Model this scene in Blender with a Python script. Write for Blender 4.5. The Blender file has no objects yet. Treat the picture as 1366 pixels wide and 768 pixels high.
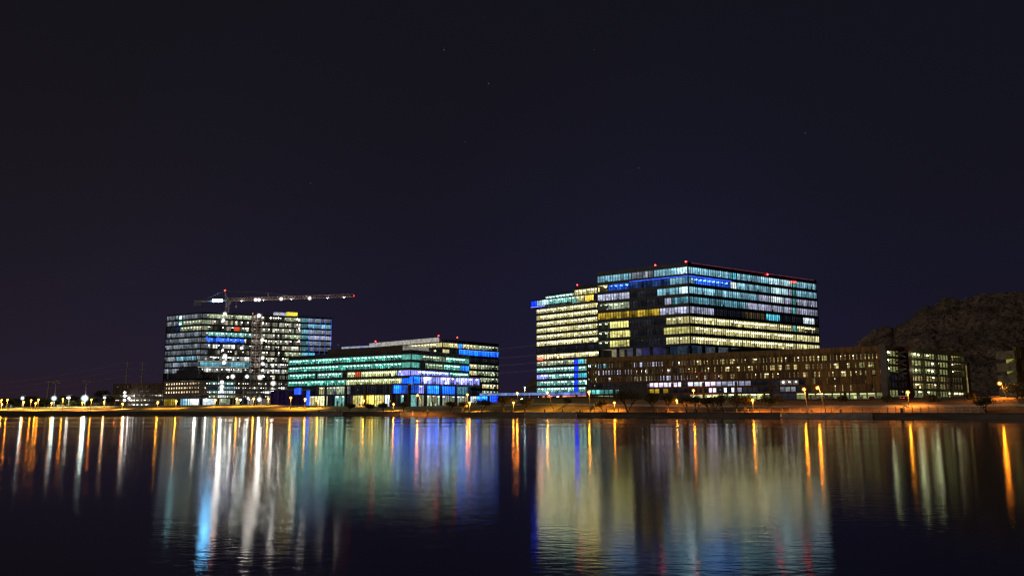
import bpy, math, random
from mathutils import Vector, noise
R = random.Random(7)
scene = bpy.context.scene
COL = scene.collection
rad = math.radians
# ------------------------------------------------------------------ camera
F = 1072.0; PITCH = math.atan(162.5 / F); CH = 2.8
cam_d = bpy.data.cameras.new('camera'); cam = bpy.data.objects.new('camera', cam_d); COL.objects.link(cam)
cam_d.sensor_width = 36; cam_d.lens = 36 * F / 1366; cam_d.clip_end = 9000; cam_d.clip_start = 0.1
cam.location = (0, 0, CH); cam.rotation_euler = (math.pi / 2 + PITCH, 0, 0)
scene.camera = cam
sp, cp = math.sin(PITCH), math.cos(PITCH)
def at(px, py, D):
    u = (px - 683) / F; v = (384 - py) / F
    t = D / (cp - v * sp)
    return Vector((u * t, D, CH + t * (sp + v * cp)))
def proj(p):
    x, y, z = p[0], p[1], p[2] - CH
    d = y * cp + z * sp; w = -y * sp + z * cp
    return 683 + F * x / d, 384 - F * w / d
def pt(px, D, py=480): 
    a = at(px, py, D); return Vector((a.x, a.y))
def zat(py, D): return at(683, py, D).z
def lerp(a, b, t): return a + (b - a) * t
def table(tab, x):
    if x <= tab[0][0]: return tab[0][1]
    for (x0, y0), (x1, y1) in zip(tab, tab[1:]):
        if x <= x1: return lerp(y0, y1, (x - x0) / (x1 - x0))
    return tab[-1][1]
def sm(t): t = max(0, min(1, t)); return t * t * (3 - 2 * t)

# ------------------------------------------------------------------ materials
def new_mat(name):
    m = bpy.data.materials.new(name); m.use_nodes = True
    n = m.node_tree; b = n.nodes.get('Principled BSDF'); return m, n, b
def N(n, t, **kw):
    x = n.nodes.new(t)
    for k, v in kw.items(): setattr(x, k, v)
    return x
def surf(name, c1, c2, rough=.8, scale=.5, bump=0., metal=0., stretch=(1, 1, 1), detail=6, bscale=None, contrast=(.35, .65)):
    m, n, b = new_mat(name)
    tc = N(n, 'ShaderNodeTexCoord'); mp = N(n, 'ShaderNodeMapping'); mp.inputs['Scale'].default_value = stretch
    n.links.new(tc.outputs['Object'], mp.inputs['Vector'])
    ns = N(n, 'ShaderNodeTexNoise'); ns.inputs['Scale'].default_value = scale; ns.inputs['Detail'].default_value = detail
    n.links.new(mp.outputs[0], ns.inputs['Vector'])
    cr = N(n, 'ShaderNodeValToRGB'); cr.color_ramp.elements[0].position = contrast[0]; cr.color_ramp.elements[1].position = contrast[1]
    cr.color_ramp.elements[0].color = (*c1, 1); cr.color_ramp.elements[1].color = (*c2, 1)
    n.links.new(ns.outputs['Fac'], cr.inputs[0]); n.links.new(cr.outputs[0], b.inputs['Base Color'])
    b.inputs['Roughness'].default_value = rough; b.inputs['Metallic'].default_value = metal
    if bump:
        n2 = N(n, 'ShaderNodeTexNoise'); n2.inputs['Scale'].default_value = bscale or scale * 4; n2.inputs['Detail'].default_value = 8
        n.links.new(mp.outputs[0], n2.inputs['Vector'])
        bp = N(n, 'ShaderNodeBump'); bp.inputs['Strength'].default_value = bump; bp.inputs['Distance'].default_value = 1
        n.links.new(n2.outputs['Fac'], bp.inputs['Height']); n.links.new(bp.outputs[0], b.inputs['Normal'])
    return m
def emit(name, c, s, sample=True):
    m, n, b = new_mat(name); n.nodes.remove(b)
    e = N(n, 'ShaderNodeEmission'); e.inputs[0].default_value = (*c, 1); e.inputs[1].default_value = s
    n.links.new(e.outputs[0], n.nodes['Material Output'].inputs[0])
    m.cycles.emission_sampling = 'FRONT' if sample else 'NONE'
    return m
M = {}
M['clad'] = surf('dark_cladding', (.018, .019, .023), (.035, .036, .042), .45, .3, metal=.2)
M['clad2'] = surf('grey_cladding', (.07, .07, .075), (.12, .12, .125), .5, .4)
M['conc'] = surf('concrete', (.16, .14, .12), (.28, .26, .23), .85, .35, .15)
M['concd'] = surf('stained_concrete', (.05, .035, .025), (.13, .1, .075), .9, .25, .3, stretch=(.4, .4, 2))
M['white'] = surf('white_panel', (.45, .46, .46), (.6, .61, .6), .6, .4)
M['brown'] = surf('rusted_panel', (.095, .066, .014), (.25, .168, .036), .6, 1.2, .25, stretch=(1.5, 1.5, .12), bscale=3)
M['brown2'] = surf('dark_rusted_panel', (.045, .03, .008), (.12, .075, .018), .65, 1.2, .25, stretch=(1.5, 1.5, .12), bscale=3)
M['brownd'] = surf('brown_frame', (.045, .02, .01), (.09, .045, .022), .6, .6)
M['mauve'] = surf('site_cladding', (.10, .07, .075), (.2, .15, .15), .7, .6)
M['steel'] = surf('galvanised_steel', (.25, .22, .2), (.38, .34, .3), .5, 1, metal=.3)
M['crane'] = surf('crane_steel', (.7, .55, .46), (.85, .7, .62), .6, 1)
M['pole'] = surf('painted_pole', (.06, .05, .045), (.1, .09, .08), .5, 1)
M['redst'] = surf('dark_red_steel', (.07, .012, .008), (.12, .02, .014), .6, 1)
M['grass'] = None
M['path'] = surf('path_concrete', (.42, .37, .3), (.6, .54, .45), .9, .3, .1)
M['asph'] = surf('asphalt', (.035, .035, .035), (.065, .062, .06), .9, .4, .1)
M['bark'] = surf('bark', (.05, .04, .02), (.11, .085, .05), .9, 3, .4, stretch=(1, 1, .3))
M['leafd'] = surf('dark_foliage', (.04, .05, .016), (.12, .13, .035), .7, .7)
M['leafy'] = surf('pale_foliage', (.14, .13, .04), (.27, .24, .08), .7, .9)
M['tyre'] = surf('tyre_rubber', (.015, .015, .015), (.03, .03, .03), .8, 3)
M['carglass'] = surf('car_glass', (.02, .02, .025), (.03, .03, .035), .1, 1)
for k, c in dict(carw=(.6, .6, .58), carr=(.35, .03, .02), carb=(.04, .06, .12), carg=(.2, .2, .2)).items():
    M[k] = surf('car_paint_' + {'w': 'white', 'r': 'red', 'b': 'blue', 'g': 'grey'}[k[-1]], tuple(x * .85 for x in c), c, .3, 1, metal=.2)
SOD = (1., .255, .010); SODY = (1., .37, .018)
M['sod'] = emit('sodium_lamp', SOD, 480)
M['sody'] = emit('sodium_lamp_yellow', SODY, 400)
M['sodbig'] = emit('sodium_road_lamp', SOD, 700)
M['fwhite'] = emit('white_floodlamp', (1, .93, .82), 95)
M['fcool'] = emit('cool_floodlamp', (.72, .95, 1.), 150)
M['fcoolbig'] = emit('stadium_floodlamp', (.75, 1, .95), 260)
M['fteal'] = emit('teal_floodlamp', (.35, .9, 1.), 60)
M['fblue'] = emit('blue_white_sign', (.16, .55, 1.), 45)
M['red'] = emit('red_beacon', (1., .02, .015), 28)
M['redbig'] = emit('red_beacon_wide', (1., .02, .015), 14)
def halo_shell(name, c, s):  # see-through emissive shell that imitates the glow around a lamp
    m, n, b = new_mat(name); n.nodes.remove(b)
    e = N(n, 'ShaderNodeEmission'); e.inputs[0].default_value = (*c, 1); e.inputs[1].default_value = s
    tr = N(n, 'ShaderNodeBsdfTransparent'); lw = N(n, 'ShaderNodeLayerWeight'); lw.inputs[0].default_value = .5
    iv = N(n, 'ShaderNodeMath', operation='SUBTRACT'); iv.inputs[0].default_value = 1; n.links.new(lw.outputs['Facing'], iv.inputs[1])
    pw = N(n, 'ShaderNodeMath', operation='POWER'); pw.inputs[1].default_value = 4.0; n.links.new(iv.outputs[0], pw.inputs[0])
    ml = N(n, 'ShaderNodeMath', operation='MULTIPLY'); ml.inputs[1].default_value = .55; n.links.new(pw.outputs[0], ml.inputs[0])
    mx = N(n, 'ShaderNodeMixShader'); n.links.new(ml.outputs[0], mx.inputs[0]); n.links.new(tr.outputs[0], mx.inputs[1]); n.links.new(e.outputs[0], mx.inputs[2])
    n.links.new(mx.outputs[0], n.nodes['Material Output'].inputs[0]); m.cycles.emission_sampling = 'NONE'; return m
M['gsod'] = halo_shell('sodium_halo', (1, .30, .02), 2.6); M['gsody'] = halo_shell('yellow_halo', (1, .45, .04), 2.6); M['gsodbig'] = halo_shell('road_lamp_halo', (1, .30, .02), 3.2)  # colours of the painted glow around the sodium lamps
M['gfwhite'] = halo_shell('white_halo', (1, .93, .85), 1.7); M['gfcool'] = halo_shell('cool_halo', (.7, .9, 1), 2); M['gfcoolbig'] = halo_shell('stadium_halo', (.75, 1, .97), 2.6); M['gfteal'] = halo_shell('teal_halo', (.35, .9, 1), 2)  # the same painted glow for the white and teal lamps
M['head'] = emit('headlamp', (1, .95, .8), 25, False)
M['tail'] = emit('tail_lamp', (1, .03, .02), 8, False)
M['gwhite'] = emit('fluorescent_tube', (1, .95, .62), 7, False)
# interior: emission from a colour layer, broken up by noise
m, n, b = new_mat('lit_interior'); n.nodes.remove(b)
at_ = N(n, 'ShaderNodeAttribute', attribute_name='glow'); tc = N(n, 'ShaderNodeTexCoord')
ns = N(n, 'ShaderNodeTexNoise'); ns.inputs['Scale'].default_value = .55; ns.inputs['Detail'].default_value = 5; ns.inputs['Roughness'].default_value = .7
n.links.new(tc.outputs['Object'], ns.inputs['Vector'])
mr = N(n, 'ShaderNodeMapRange'); mr.inputs[1].default_value = .32; mr.inputs[2].default_value = .68; mr.inputs[3].default_value = .75; mr.inputs[4].default_value = 2.9
n.links.new(ns.outputs['Fac'], mr.inputs[0])
e = N(n, 'ShaderNodeEmission'); n.links.new(at_.outputs['Color'], e.inputs[0]); n.links.new(mr.outputs[0], e.inputs[1])
n.links.new(e.outputs[0], n.nodes['Material Output'].inputs[0]); m.cycles.emission_sampling = 'NONE'
M['interior'] = m
def glass(name, tint):
    m, n, b = new_mat(name); n.nodes.remove(b)
    tr = N(n, 'ShaderNodeBsdfTransparent'); tr.inputs[0].default_value = (*tint, 1)
    gl = N(n, 'ShaderNodeBsdfGlossy'); gl.inputs['Roughness'].default_value = .05
    fr = N(n, 'ShaderNodeFresnel'); fr.inputs[0].default_value = 1.45; mx = N(n, 'ShaderNodeMixShader')
    n.links.new(fr.outputs[0], mx.inputs[0]); n.links.new(tr.outputs[0], mx.inputs[1]); n.links.new(gl.outputs[0], mx.inputs[2])
    n.links.new(mx.outputs[0], n.nodes['Material Output'].inputs[0]); return m
M['glass'] = glass('window_glass', (.93, .96, .97)); M['tealglass'] = glass('teal_glass', (.74, .94, .89))
# grass / bank ground
m, n, b = new_mat('bank_ground')
tc = N(n, 'ShaderNodeTexCoord')
n1 = N(n, 'ShaderNodeTexNoise'); n1.inputs['Scale'].default_value = .06; n1.inputs['Detail'].default_value = 8; n1.inputs['Roughness'].default_value = .65
n2 = N(n, 'ShaderNodeTexNoise'); n2.inputs['Scale'].default_value = 1.2; n2.inputs['Detail'].default_value = 8
for q in (n1, n2): n.links.new(tc.outputs['Object'], q.inputs['Vector'])
cr = N(n, 'ShaderNodeValToRGB'); cr.color_ramp.elements[0].color = (.12, .15, .03, 1); cr.color_ramp.elements[1].color = (.32, .30, .08, 1)
cr.color_ramp.elements[0].position = .38; cr.color_ramp.elements[1].position = .62
n.links.new(n1.outputs['Fac'], cr.inputs[0])
sx = N(n, 'ShaderNodeSeparateXYZ'); n.links.new(tc.outputs['Object'], sx.inputs[0])
mr = N(n, 'ShaderNodeMapRange'); mr.inputs[1].default_value = 20; mr.inputs[2].default_value = 60; n.links.new(sx.outputs[0], mr.inputs[0])
dirt = N(n, 'ShaderNodeMix', data_type='RGBA'); dirt.inputs[7].default_value = (.34, .20, .08, 1)
n.links.new(mr.outputs[0], dirt.inputs[0]); n.links.new(cr.outputs[0], dirt.inputs[6])
mul = N(n, 'ShaderNodeMix', data_type='RGBA', blend_type='MULTIPLY'); mul.inputs[0].default_value = .7
c2 = N(n, 'ShaderNodeValToRGB'); c2.color_ramp.elements[0].position = .3; c2.color_ramp.elements[1].position = .7
c2.color_ramp.elements[0].color = (.4, .4, .4, 1); c2.color_ramp.elements[1].color = (1.3, 1.3, 1.3, 1)
n.links.new(n2.outputs['Fac'], c2.inputs[0]); n.links.new(dirt.outputs[2], mul.inputs[6]); n.links.new(c2.outputs[0], mul.inputs[7])
n.links.new(mul.outputs[2], b.inputs['Base Color']); b.inputs['Roughness'].default_value = .95
bp = N(n, 'ShaderNodeBump'); bp.inputs['Strength'].default_value = .4; n.links.new(n2.outputs['Fac'], bp.inputs['Height']); n.links.new(bp.outputs[0], b.inputs['Normal'])
M['grass'] = m
# mountain
m, n, b = new_mat('desert_rock')
tc = N(n, 'ShaderNodeTexCoord')
n1 = N(n, 'ShaderNodeTexNoise'); n1.inputs['Scale'].default_value = .035; n1.inputs['Detail'].default_value = 10; n1.inputs['Roughness'].default_value = .7
v1 = N(n, 'ShaderNodeTexVoronoi'); v1.inputs['Scale'].default_value = .16
n3 = N(n, 'ShaderNodeTexNoise'); n3.inputs['Scale'].default_value = .35; n3.inputs['Detail'].default_value = 8
for q in (n1, v1, n3): n.links.new(tc.outputs['Object'], q.inputs['Vector'])
cr = N(n, 'ShaderNodeValToRGB'); cr.color_ramp.elements[0].position = .3; cr.color_ramp.elements[1].position = .72
cr.color_ramp.elements[0].color = (.03, .024, .018, 1); cr.color_ramp.elements[1].color = (.34, .225, .155, 1)
n.links.new(n1.outputs['Fac'], cr.inputs[0])
sh = N(n, 'ShaderNodeValToRGB'); sh.color_ramp.elements[0].position = .12; sh.color_ramp.elements[1].position = .3
sh.color_ramp.elements[0].color = (.28, .32, .2, 1); sh.color_ramp.elements[1].color = (1, 1, 1, 1)
n.links.new(v1.outputs['Distance'], sh.inputs[0])
mul = N(n, 'ShaderNodeMix', data_type='RGBA', blend_type='MULTIPLY'); mul.inputs[0].default_value = 1
n.links.new(cr.outputs[0], mul.inputs[6]); n.links.new(sh.outputs[0], mul.inputs[7])
m2 = N(n, 'ShaderNodeMix', data_type='RGBA', blend_type='MULTIPLY'); m2.inputs[0].default_value = .8
c3 = N(n, 'ShaderNodeValToRGB'); c3.color_ramp.elements[0].position = .35; c3.color_ramp.elements[1].position = .65
c3.color_ramp.elements[0].color = (.25, .25, .25, 1); c3.color_ramp.elements[1].color = (1.4, 1.4, 1.4, 1)
n.links.new(n3.outputs['Fac'], c3.inputs[0]); n.links.new(mul.outputs[2], m2.inputs[6]); n.links.new(c3.outputs[0], m2.inputs[7])
n.links.new(m2.outputs[2], b.inputs['Base Color']); b.inputs['Roughness'].default_value = .95
bp = N(n, 'ShaderNodeBump'); bp.inputs['Strength'].default_value = .9; bp.inputs['Distance'].default_value = 3
n.links.new(n3.outputs['Fac'], bp.inputs['Height']); n.links.new(bp.outputs[0], b.inputs['Normal'])
M['rock'] = m
# water
m, n, b = new_mat('lake_water'); n.nodes.remove(b)
tc = N(n, 'ShaderNodeTexCoord')
def wnoise(sc, scale, det=3):
    mp = N(n, 'ShaderNodeMapping'); mp.inputs['Scale'].default_value = sc
    q = N(n, 'ShaderNodeTexNoise'); q.inputs['Scale'].default_value = scale; q.inputs['Detail'].default_value = det
    n.links.new(tc.outputs['Object'], mp.inputs['Vector']); n.links.new(mp.outputs[0], q.inputs['Vector']); return q
big = wnoise((.05, 1, 1), .03, 2)
mrr = N(n, 'ShaderNodeMapRange'); mrr.inputs[1].default_value = .38; mrr.inputs[2].default_value = .62; mrr.inputs[3].default_value = .085; mrr.inputs[4].default_value = .155
n.links.new(big.outputs['Fac'], mrr.inputs[0])
w1 = wnoise((.45, 1, 1), 1.1, 7); w2 = wnoise((.6, 1, 1), 4.5, 3)
ad = N(n, 'ShaderNodeMath', operation='ADD'); n.links.new(w1.outputs['Fac'], ad.inputs[0]); n.links.new(w2.outputs['Fac'], ad.inputs[1])
bp = N(n, 'ShaderNodeBump'); bp.inputs['Strength'].default_value = 1; bp.inputs['Distance'].default_value = .0045
n.links.new(ad.outputs[0], bp.inputs['Height'])
gl = N(n, 'ShaderNodeBsdfGlossy'); gl.distribution = 'BECKMANN'; gl.inputs[0].default_value = (.95, .95, .95, 1)
n.links.new(mrr.outputs[0], gl.inputs['Roughness']); n.links.new(bp.outputs[0], gl.inputs['Normal'])
df = N(n, 'ShaderNodeBsdfDiffuse'); df.inputs[0].default_value = (.006, .007, .008, 1)
fr = N(n, 'ShaderNodeFresnel'); fr.inputs[0].default_value = 3.8
mx = N(n, 'ShaderNodeMixShader'); n.links.new(fr.outputs[0], mx.inputs[0]); n.links.new(df.outputs[0], mx.inputs[1]); n.links.new(gl.outputs[0], mx.inputs[2])
n.links.new(mx.outputs[0], n.nodes['Material Output'].inputs[0]); M['water'] = m

# ------------------------------------------------------------------ mesh builder
class MB:
    def __init__(s): s.v = []; s.f = []; s.c = []
    def quad(s, a, b, c, d, col=None):
        i = len(s.v); s.v += [tuple(a), tuple(b), tuple(c), tuple(d)]; s.f.append((i, i + 1, i + 2, i + 3)); s.c.append(col)
    def poly(s, pts, col=None):
        i = len(s.v); s.v += [tuple(p) for p in pts]; s.f.append(tuple(range(i, i + len(pts)))); s.c.append(col)
    def hexa(s, p, col=None):   # 8 points, bottom ring then top ring
        i = len(s.v); s.v += [tuple(q) for q in p]
        for f in ((3, 2, 1, 0), (4, 5, 6, 7), (0, 1, 5, 4), (1, 2, 6, 5), (2, 3, 7, 6), (3, 0, 4, 7)):
            s.f.append(tuple(i + k for k in f)); s.c.append(col)
    def box(s, c, size, col=None, rz=0):
        x, y, z = size[0] / 2, size[1] / 2, size[2] / 2; cs, sn = math.cos(rz), math.sin(rz); o = []
        for dz in (-z, z):
            for dx, dy in ((-x, -y), (x, -y), (x, y), (-x, y)):
                o.append((c[0] + dx * cs - dy * sn, c[1] + dx * sn + dy * cs, c[2] + dz))
        s.hexa(o, col)
    def bar(s, a, b, w, w2=None, col=None):
        a = Vector(a); b = Vector(b); d = (b - a).normalized(); up = Vector((0, 0, 1)) if abs(d.z) < .9 else Vector((1, 0, 0))
        x = d.cross(up).normalized(); y = d.cross(x); w2 = w if w2 is None else w2; o = []
        for p, k in ((a, w / 2), (b, w2 / 2)):
            o += [p + x * k + y * k, p - x * k + y * k, p - x * k - y * k, p + x * k - y * k]
        s.hexa(o, col)
    def tube(s, pts, rs, n=7):
        rings = []
        for i, p in enumerate(pts):
            p = Vector(p); d = (Vector(pts[min(i + 1, len(pts) - 1)]) - Vector(pts[max(i - 1, 0)])).normalized()
            up = Vector((0, 0, 1)) if abs(d.z) < .9 else Vector((1, 0, 0)); x = d.cross(up).normalized(); y = d.cross(x)
            i0 = len(s.v); rings.append(i0)
            for k in range(n):
                a = 2 * math.pi * k / n; s.v.append(tuple(p + (x * math.cos(a) + y * math.sin(a)) * rs[i]))
        for a, b in zip(rings, rings[1:]):
            for k in range(n): s.f.append((a + k, a + (k + 1) % n, b + (k + 1) % n, b + k)); s.c.append(None)
        s.f.append(tuple(rings[0] + k for k in range(n))[::-1]); s.c.append(None)
        s.f.append(tuple(rings[-1] + k for k in range(n))); s.c.append(None)
    def ball(s, c, r, sz=1, nu=8, nv=5, col=None):
        i0 = len(s.v); c = Vector(c)
        s.v.append((c.x, c.y, c.z - r * sz)); 
        for j in range(1, nv):
            t = math.pi * j / nv - math.pi / 2
            for k in range(nu):
                a = 2 * math.pi * k / nu; s.v.append((c.x + r * math.cos(t) * math.cos(a), c.y + r * math.cos(t) * math.sin(a), c.z + r * sz * math.sin(t)))
        s.v.append((c.x, c.y, c.z + r * sz)); top = len(s.v) - 1
        for k in range(nu):
            s.f.append((i0, i0 + 1 + (k + 1) % nu, i0 + 1 + k)); s.c.append(col)
            s.f.append((top, top - nu + k, top - nu + (k + 1) % nu)); s.c.append(col)
        for j in range(nv - 2):
            for k in range(nu):
                a = i0 + 1 + j * nu; s.f.append((a + k, a + (k + 1) % nu, a + nu + (k + 1) % nu, a + nu + k)); s.c.append(col)
    def build(s, name, mat, parent=None, smooth=False, origin=None):
        me = bpy.data.meshes.new(name)
        v = s.v
        off = Vector(origin) if origin is not None else (Vector(parent['_w']) if parent is not None and '_w' in parent else None)
        if off is not None: v = [(a[0] - off.x, a[1] - off.y, a[2] - off.z) for a in v]
        me.from_pydata(v, [], s.f)
        if any(c is not None for c in s.c):
            at_ = me.attributes.new('glow', 'FLOAT_COLOR', 'FACE')
            buf = []
            for c in s.c:
                c = c or (0, 0, 0); buf += [c[0], c[1], c[2], 1.]
            at_.data.foreach_set('color', buf)
        if smooth: me.polygons.foreach_set('use_smooth', [True] * len(me.polygons))
        me.materials.append(mat); me.update()
        o = bpy.data.objects.new(name, me); COL.objects.link(o)
        if parent is not None: o.parent = parent
        if parent is not None and '_w' in parent: o['_w'] = tuple(off)
        elif origin is not None: o.location = origin
        return o
def tag(o, label=None, cat=None, group=None, kind=None):
    for k, v in (('label', label), ('category', cat), ('group', group), ('kind', kind)):
        if v: o[k] = v
    return o
def thing(name, loc, label, cat, group=None):
    o = bpy.data.objects.new(name, None); COL.objects.link(o); o.location = loc; o['_w'] = tuple(loc); o.empty_display_size = 1
    return tag(o, label, cat, group)

# ------------------------------------------------------------------ ground
SH = [(-1200, 430), (-300, 410), (0, 400), (250, 400), (400, 390), (500, 380), (600, 361), (683, 345), (800, 316), (900, 304), (1000, 288), (1100, 272), (1200, 252), (1366, 231), (1700, 195), (2300, 160)]
PL = [(-600, 4), (0, 4.2), (150, 5.2), (250, 5.6), (350, 5.8), (450, 5.0), (560, 4.6), (640, 6.2), (716, 8.4), (800, 7.8), (900, 6.8), (1000, 6.4), (1250, 6.3), (1366, 7.0), (2000, 7.5)]
SL = [(-600, 90), (100, 90), (250, 70), (400, 66), (600, 60), (800, 34), (1180, 30), (2000, 30)]
def upx(u): return 683 + F * u * 1.002
def shore(u): return table(SH, upx(u))
def gz(u, off):
    px = upx(u); P = table(PL, px); L = table(SL, px)
    z = 1.9 + (P - 1.9) * sm((off - 8) / (L - 8))
    if off > 9: z += .25 * min(1, (off - 9) / 20) * noise.noise(Vector((u * 60, off * .05, 3)))
    return z
def ground_at(x, y):
    u = x / y; return gz(u, y - shore(u))
def at_ground(px, py_hint_D):
    p = pt(px, py_hint_D, 540); return Vector((p.x, p.y, ground_at(p.x, p.y)))
us = [-1.3 + 2.6 * i / 330 for i in range(331)]
offs = [1.6, 3, 5, 8, 9, 11, 14, 17, 20, 24, 28, 32, 37, 43, 50, 58, 66, 75, 86, 100, 130, 180, 260, 400, 700, 1500, 4000, 7000]
mb = MB()
for o_ in offs:
    for u in us:
        D = shore(u) + o_; mb.v.append((u * D, D, gz(u, o_)))
W = len(us)
for j in range(len(offs) - 1):
    for i in range(W - 1):
        a = j * W + i; mb.f.append((a, a + 1, a + W + 1, a + W)); mb.c.append(None)
tag(mb.build('ground', M['grass'], smooth=True), kind='structure')
mb = MB(); mb.quad((-1500, -400, 0), (1500, -400, 0), (1500, 700, 0), (-1500, 700, 0))
tag(mb.build('lake_water', M['water']), kind='structure')
def ribbon(name, mat, px0, px1, off_a, off_b, n, lift=.03, **kw):
    mb = MB(); prev = None
    for i in range(n + 1):
        px = lerp(px0, px1, i / n); u = (px - 683) / F / 1.002; row = []
        oa = off_a(px) if callable(off_a) else off_a; ob = off_b(px) if callable(off_b) else off_b
        for k in range(4):
            o_ = lerp(oa, ob, k / 3); D = shore(u) + o_; row.append((u * D, D, gz(u, o_) + lift))
        if prev:
            for k in range(3): mb.quad(prev[k], row[k], row[k + 1], prev[k + 1])
        prev = row
    o = mb.build(name, mat); tag(o, kind='structure', **kw); return o
ribbon('promenade_path', M['path'], -600, 2000, 2.6, 7.2, 300)
crest = [(130, 30), (200, 44), (300, 62), (360, 60), (420, 36), (470, 14), (500, 8)]
ribbon('hill_path', M['path'], 90, 500, lambda p: table(crest, p) - 2.5, lambda p: table(crest, p) + 2.5, 120, .05)
ribbon('upper_path', M['path'], 600, 2000, lambda p: table(SL, p) * .62 - 1.2, lambda p: table(SL, p) * .62 + 1.2, 200, .05)
# embankment wall along the water
def wall_pts(px, off, z):
    u = (px - 683) / F / 1.002; D = shore(u) + off; return Vector((u * D, D, z))
segs = [(-700, 413, 0), (413, 459, 1), (459, 536, 0), (536, 552, 1), (552, 700, 0), (700, 768, 1), (768, 1038, 0), (1038, 1158, 1), (1158, 1366, 0), (1366, 2000, 0)]
labels_w = {-700: 'long dark low embankment wall at the water below the left grass mound', 459: 'short dark embankment wall below the low teal office building', 552: 'dark embankment wall below the trees beside the blue lit offices', 768: 'dark embankment wall below the trees before the brown parking garage', 1158: 'dark embankment wall right of the wide lake steps below the railing', 1366: 'dark embankment wall continuing past the last road lamp'}
labels_s = {413: 'narrow concrete lake steps below the foot of the mound path', 536: 'very narrow concrete lake steps below the leaning lamp', 700: 'concrete lake steps below the gap between the office buildings', 1038: 'widest concrete lake steps below the two tall orange lamps'}
for a, b_, st in segs:
    k = max(1, int((b_ - a) / 8))
    c0 = wall_pts((a + b_) / 2, 0, 0)
    if not st:
        w = thing('embankment_wall', c0, labels_w[a], 'wall'); mb = MB(); cp_ = MB()
        for i in range(k):
            p, q = lerp(a, b_, i / k), lerp(a, b_, (i + 1) / k)
            mb.quad(wall_pts(p, -.3, -1), wall_pts(q, -.3, -1), wall_pts(q, .9, 1.72), wall_pts(p, .9, 1.72))
            cp_.hexa([wall_pts(p, .75, 1.7), wall_pts(q, .75, 1.7), wall_pts(q, 1.8, 1.7), wall_pts(p, 1.8, 1.7), wall_pts(p, .75, 1.95), wall_pts(q, .75, 1.95), wall_pts(q, 1.8, 1.95), wall_pts(p, 1.8, 1.95)])
        mb.quad(wall_pts(a, -.3, -1), wall_pts(a, .9, 1.72), wall_pts(a, 4, 1.72), wall_pts(a, 4, -1))
        mb.quad(wall_pts(b_, -.3, -1), wall_pts(b_, .9, 1.72), wall_pts(b_, 4, 1.72), wall_pts(b_, 4, -1))
        jt = MB(); nj = max(1, int((b_ - a) / 16))
        for i in range(nj): p = lerp(a, b_, (i + .5) / nj); jt.hexa([wall_pts(p, -.34, -1), wall_pts(p + .45, -.34, -1), wall_pts(p + .45, .5, -1), wall_pts(p, .5, -1), wall_pts(p, .86, 1.69), wall_pts(p + .45, .86, 1.69), wall_pts(p + .45, 1, 1.69), wall_pts(p, 1, 1.69)])
        mb.build('retaining_face', M['concd'], w); jt.build('wall_joint', M['brownd'], w); cp_.build('coping', M['brownd'], w)
    else:
        w = thing('lake_steps', c0, labels_s[a], 'steps'); mb = MB(); ch = MB()
        ns_ = 5
        for i in range(k):
            p, q = lerp(a, b_, i / k), lerp(a, b_, (i + 1) / k)
            for s_ in range(ns_):
                o0 = -.8 + s_ * .55; z0 = .25 + s_ * .38
                mb.hexa([wall_pts(p, o0, -1), wall_pts(q, o0, -1), wall_pts(q, 2.4, -1), wall_pts(p, 2.4, -1), wall_pts(p, o0, z0), wall_pts(q, o0, z0), wall_pts(q, 2.4 + s_ * .01, z0), wall_pts(p, 2.4 + s_ * .01, z0)])
        mb.build('step', M['conc'], w)
        for e_ in (a, b_):
            ck = MB(); d = .9
            ck.hexa([wall_pts(e_ - d, -1.1, -1), wall_pts(e_ + d, -1.1, -1), wall_pts(e_ + d, 2.6, -1), wall_pts(e_ - d, 2.6, -1), wall_pts(e_ - d, -1.1, .5), wall_pts(e_ + d, -1.1, .5), wall_pts(e_ + d, 2.6, 2.35), wall_pts(e_ - d, 2.6, 2.35)])
            ck.build('cheek_wall', M['conc'], w)

# ------------------------------------------------------------------ mountains
RG = [(1080, 560), (1120, 500), (1144, 459), (1162, 445.5), (1179, 434), (1189, 431), (1195, 434), (1204, 426), (1219, 417), (1238, 404), (1253, 401), (1268, 395), (1285, 396), (1295, 391), (1315, 388.5), (1366, 385), (1450, 378), (1600, 392), (1800, 440), (2000, 540)]
mb = MB(); nu, nd = 300, 130; Dr = 720
for j in range(nd + 1):
    for i in range(nu + 1):
        px = lerp(1080, 2000, i / nu); D = lerp(415, 900, j / nd); u = (px - 683) / F
        hr = zat(table(RG, px), Dr) - 7
        t = (D - 415) / (Dr - 415)
        s_ = (sm(t) * .45 + t * .55) if t < 1 else max(0, 1 - (t - 1) * 1.2)
        # keep silhouettes: scale by distance so the ridge line holds
        x, y = u * D, D
        w = min(1, t * 4) if t < 1 else 1
        nz = noise.fractal(Vector((x * .018, y * .018, 1)), 1, 2.1, 7) * 7 + abs(noise.noise(Vector((x * .05, y * .05, 5)))) * 8 - 3 + abs(noise.noise(Vector((x * .13, y * .13, 9)))) * 5
        rdg = abs(noise.noise(Vector((x * .012 + 4, y * .012, 2)))) * 20 - 6
        z = 6 + max(0, hr) * s_ + (nz * .75 + rdg * (1 - abs(t - .5) * 1.6 if t < 1 else .2)) * w * min(1, max(0, hr) / 30) 
        mb.v.append((x, y, z))
for j in range(nd):
    for i in range(nu):
        a = j * (nu + 1) + i; mb.f.append((a, a + 1, a + nu + 2, a + nu + 1)); mb.c.append(None)
tag(mb.build('mountain', M['rock'], smooth=False), kind='structure')
mb = MB(); nu, nd = 60, 20
RG2 = [(640, 538), (665, 533), (690, 525), (700, 512), (712, 502), (730, 488), (760, 480), (800, 500), (830, 540)]
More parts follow.
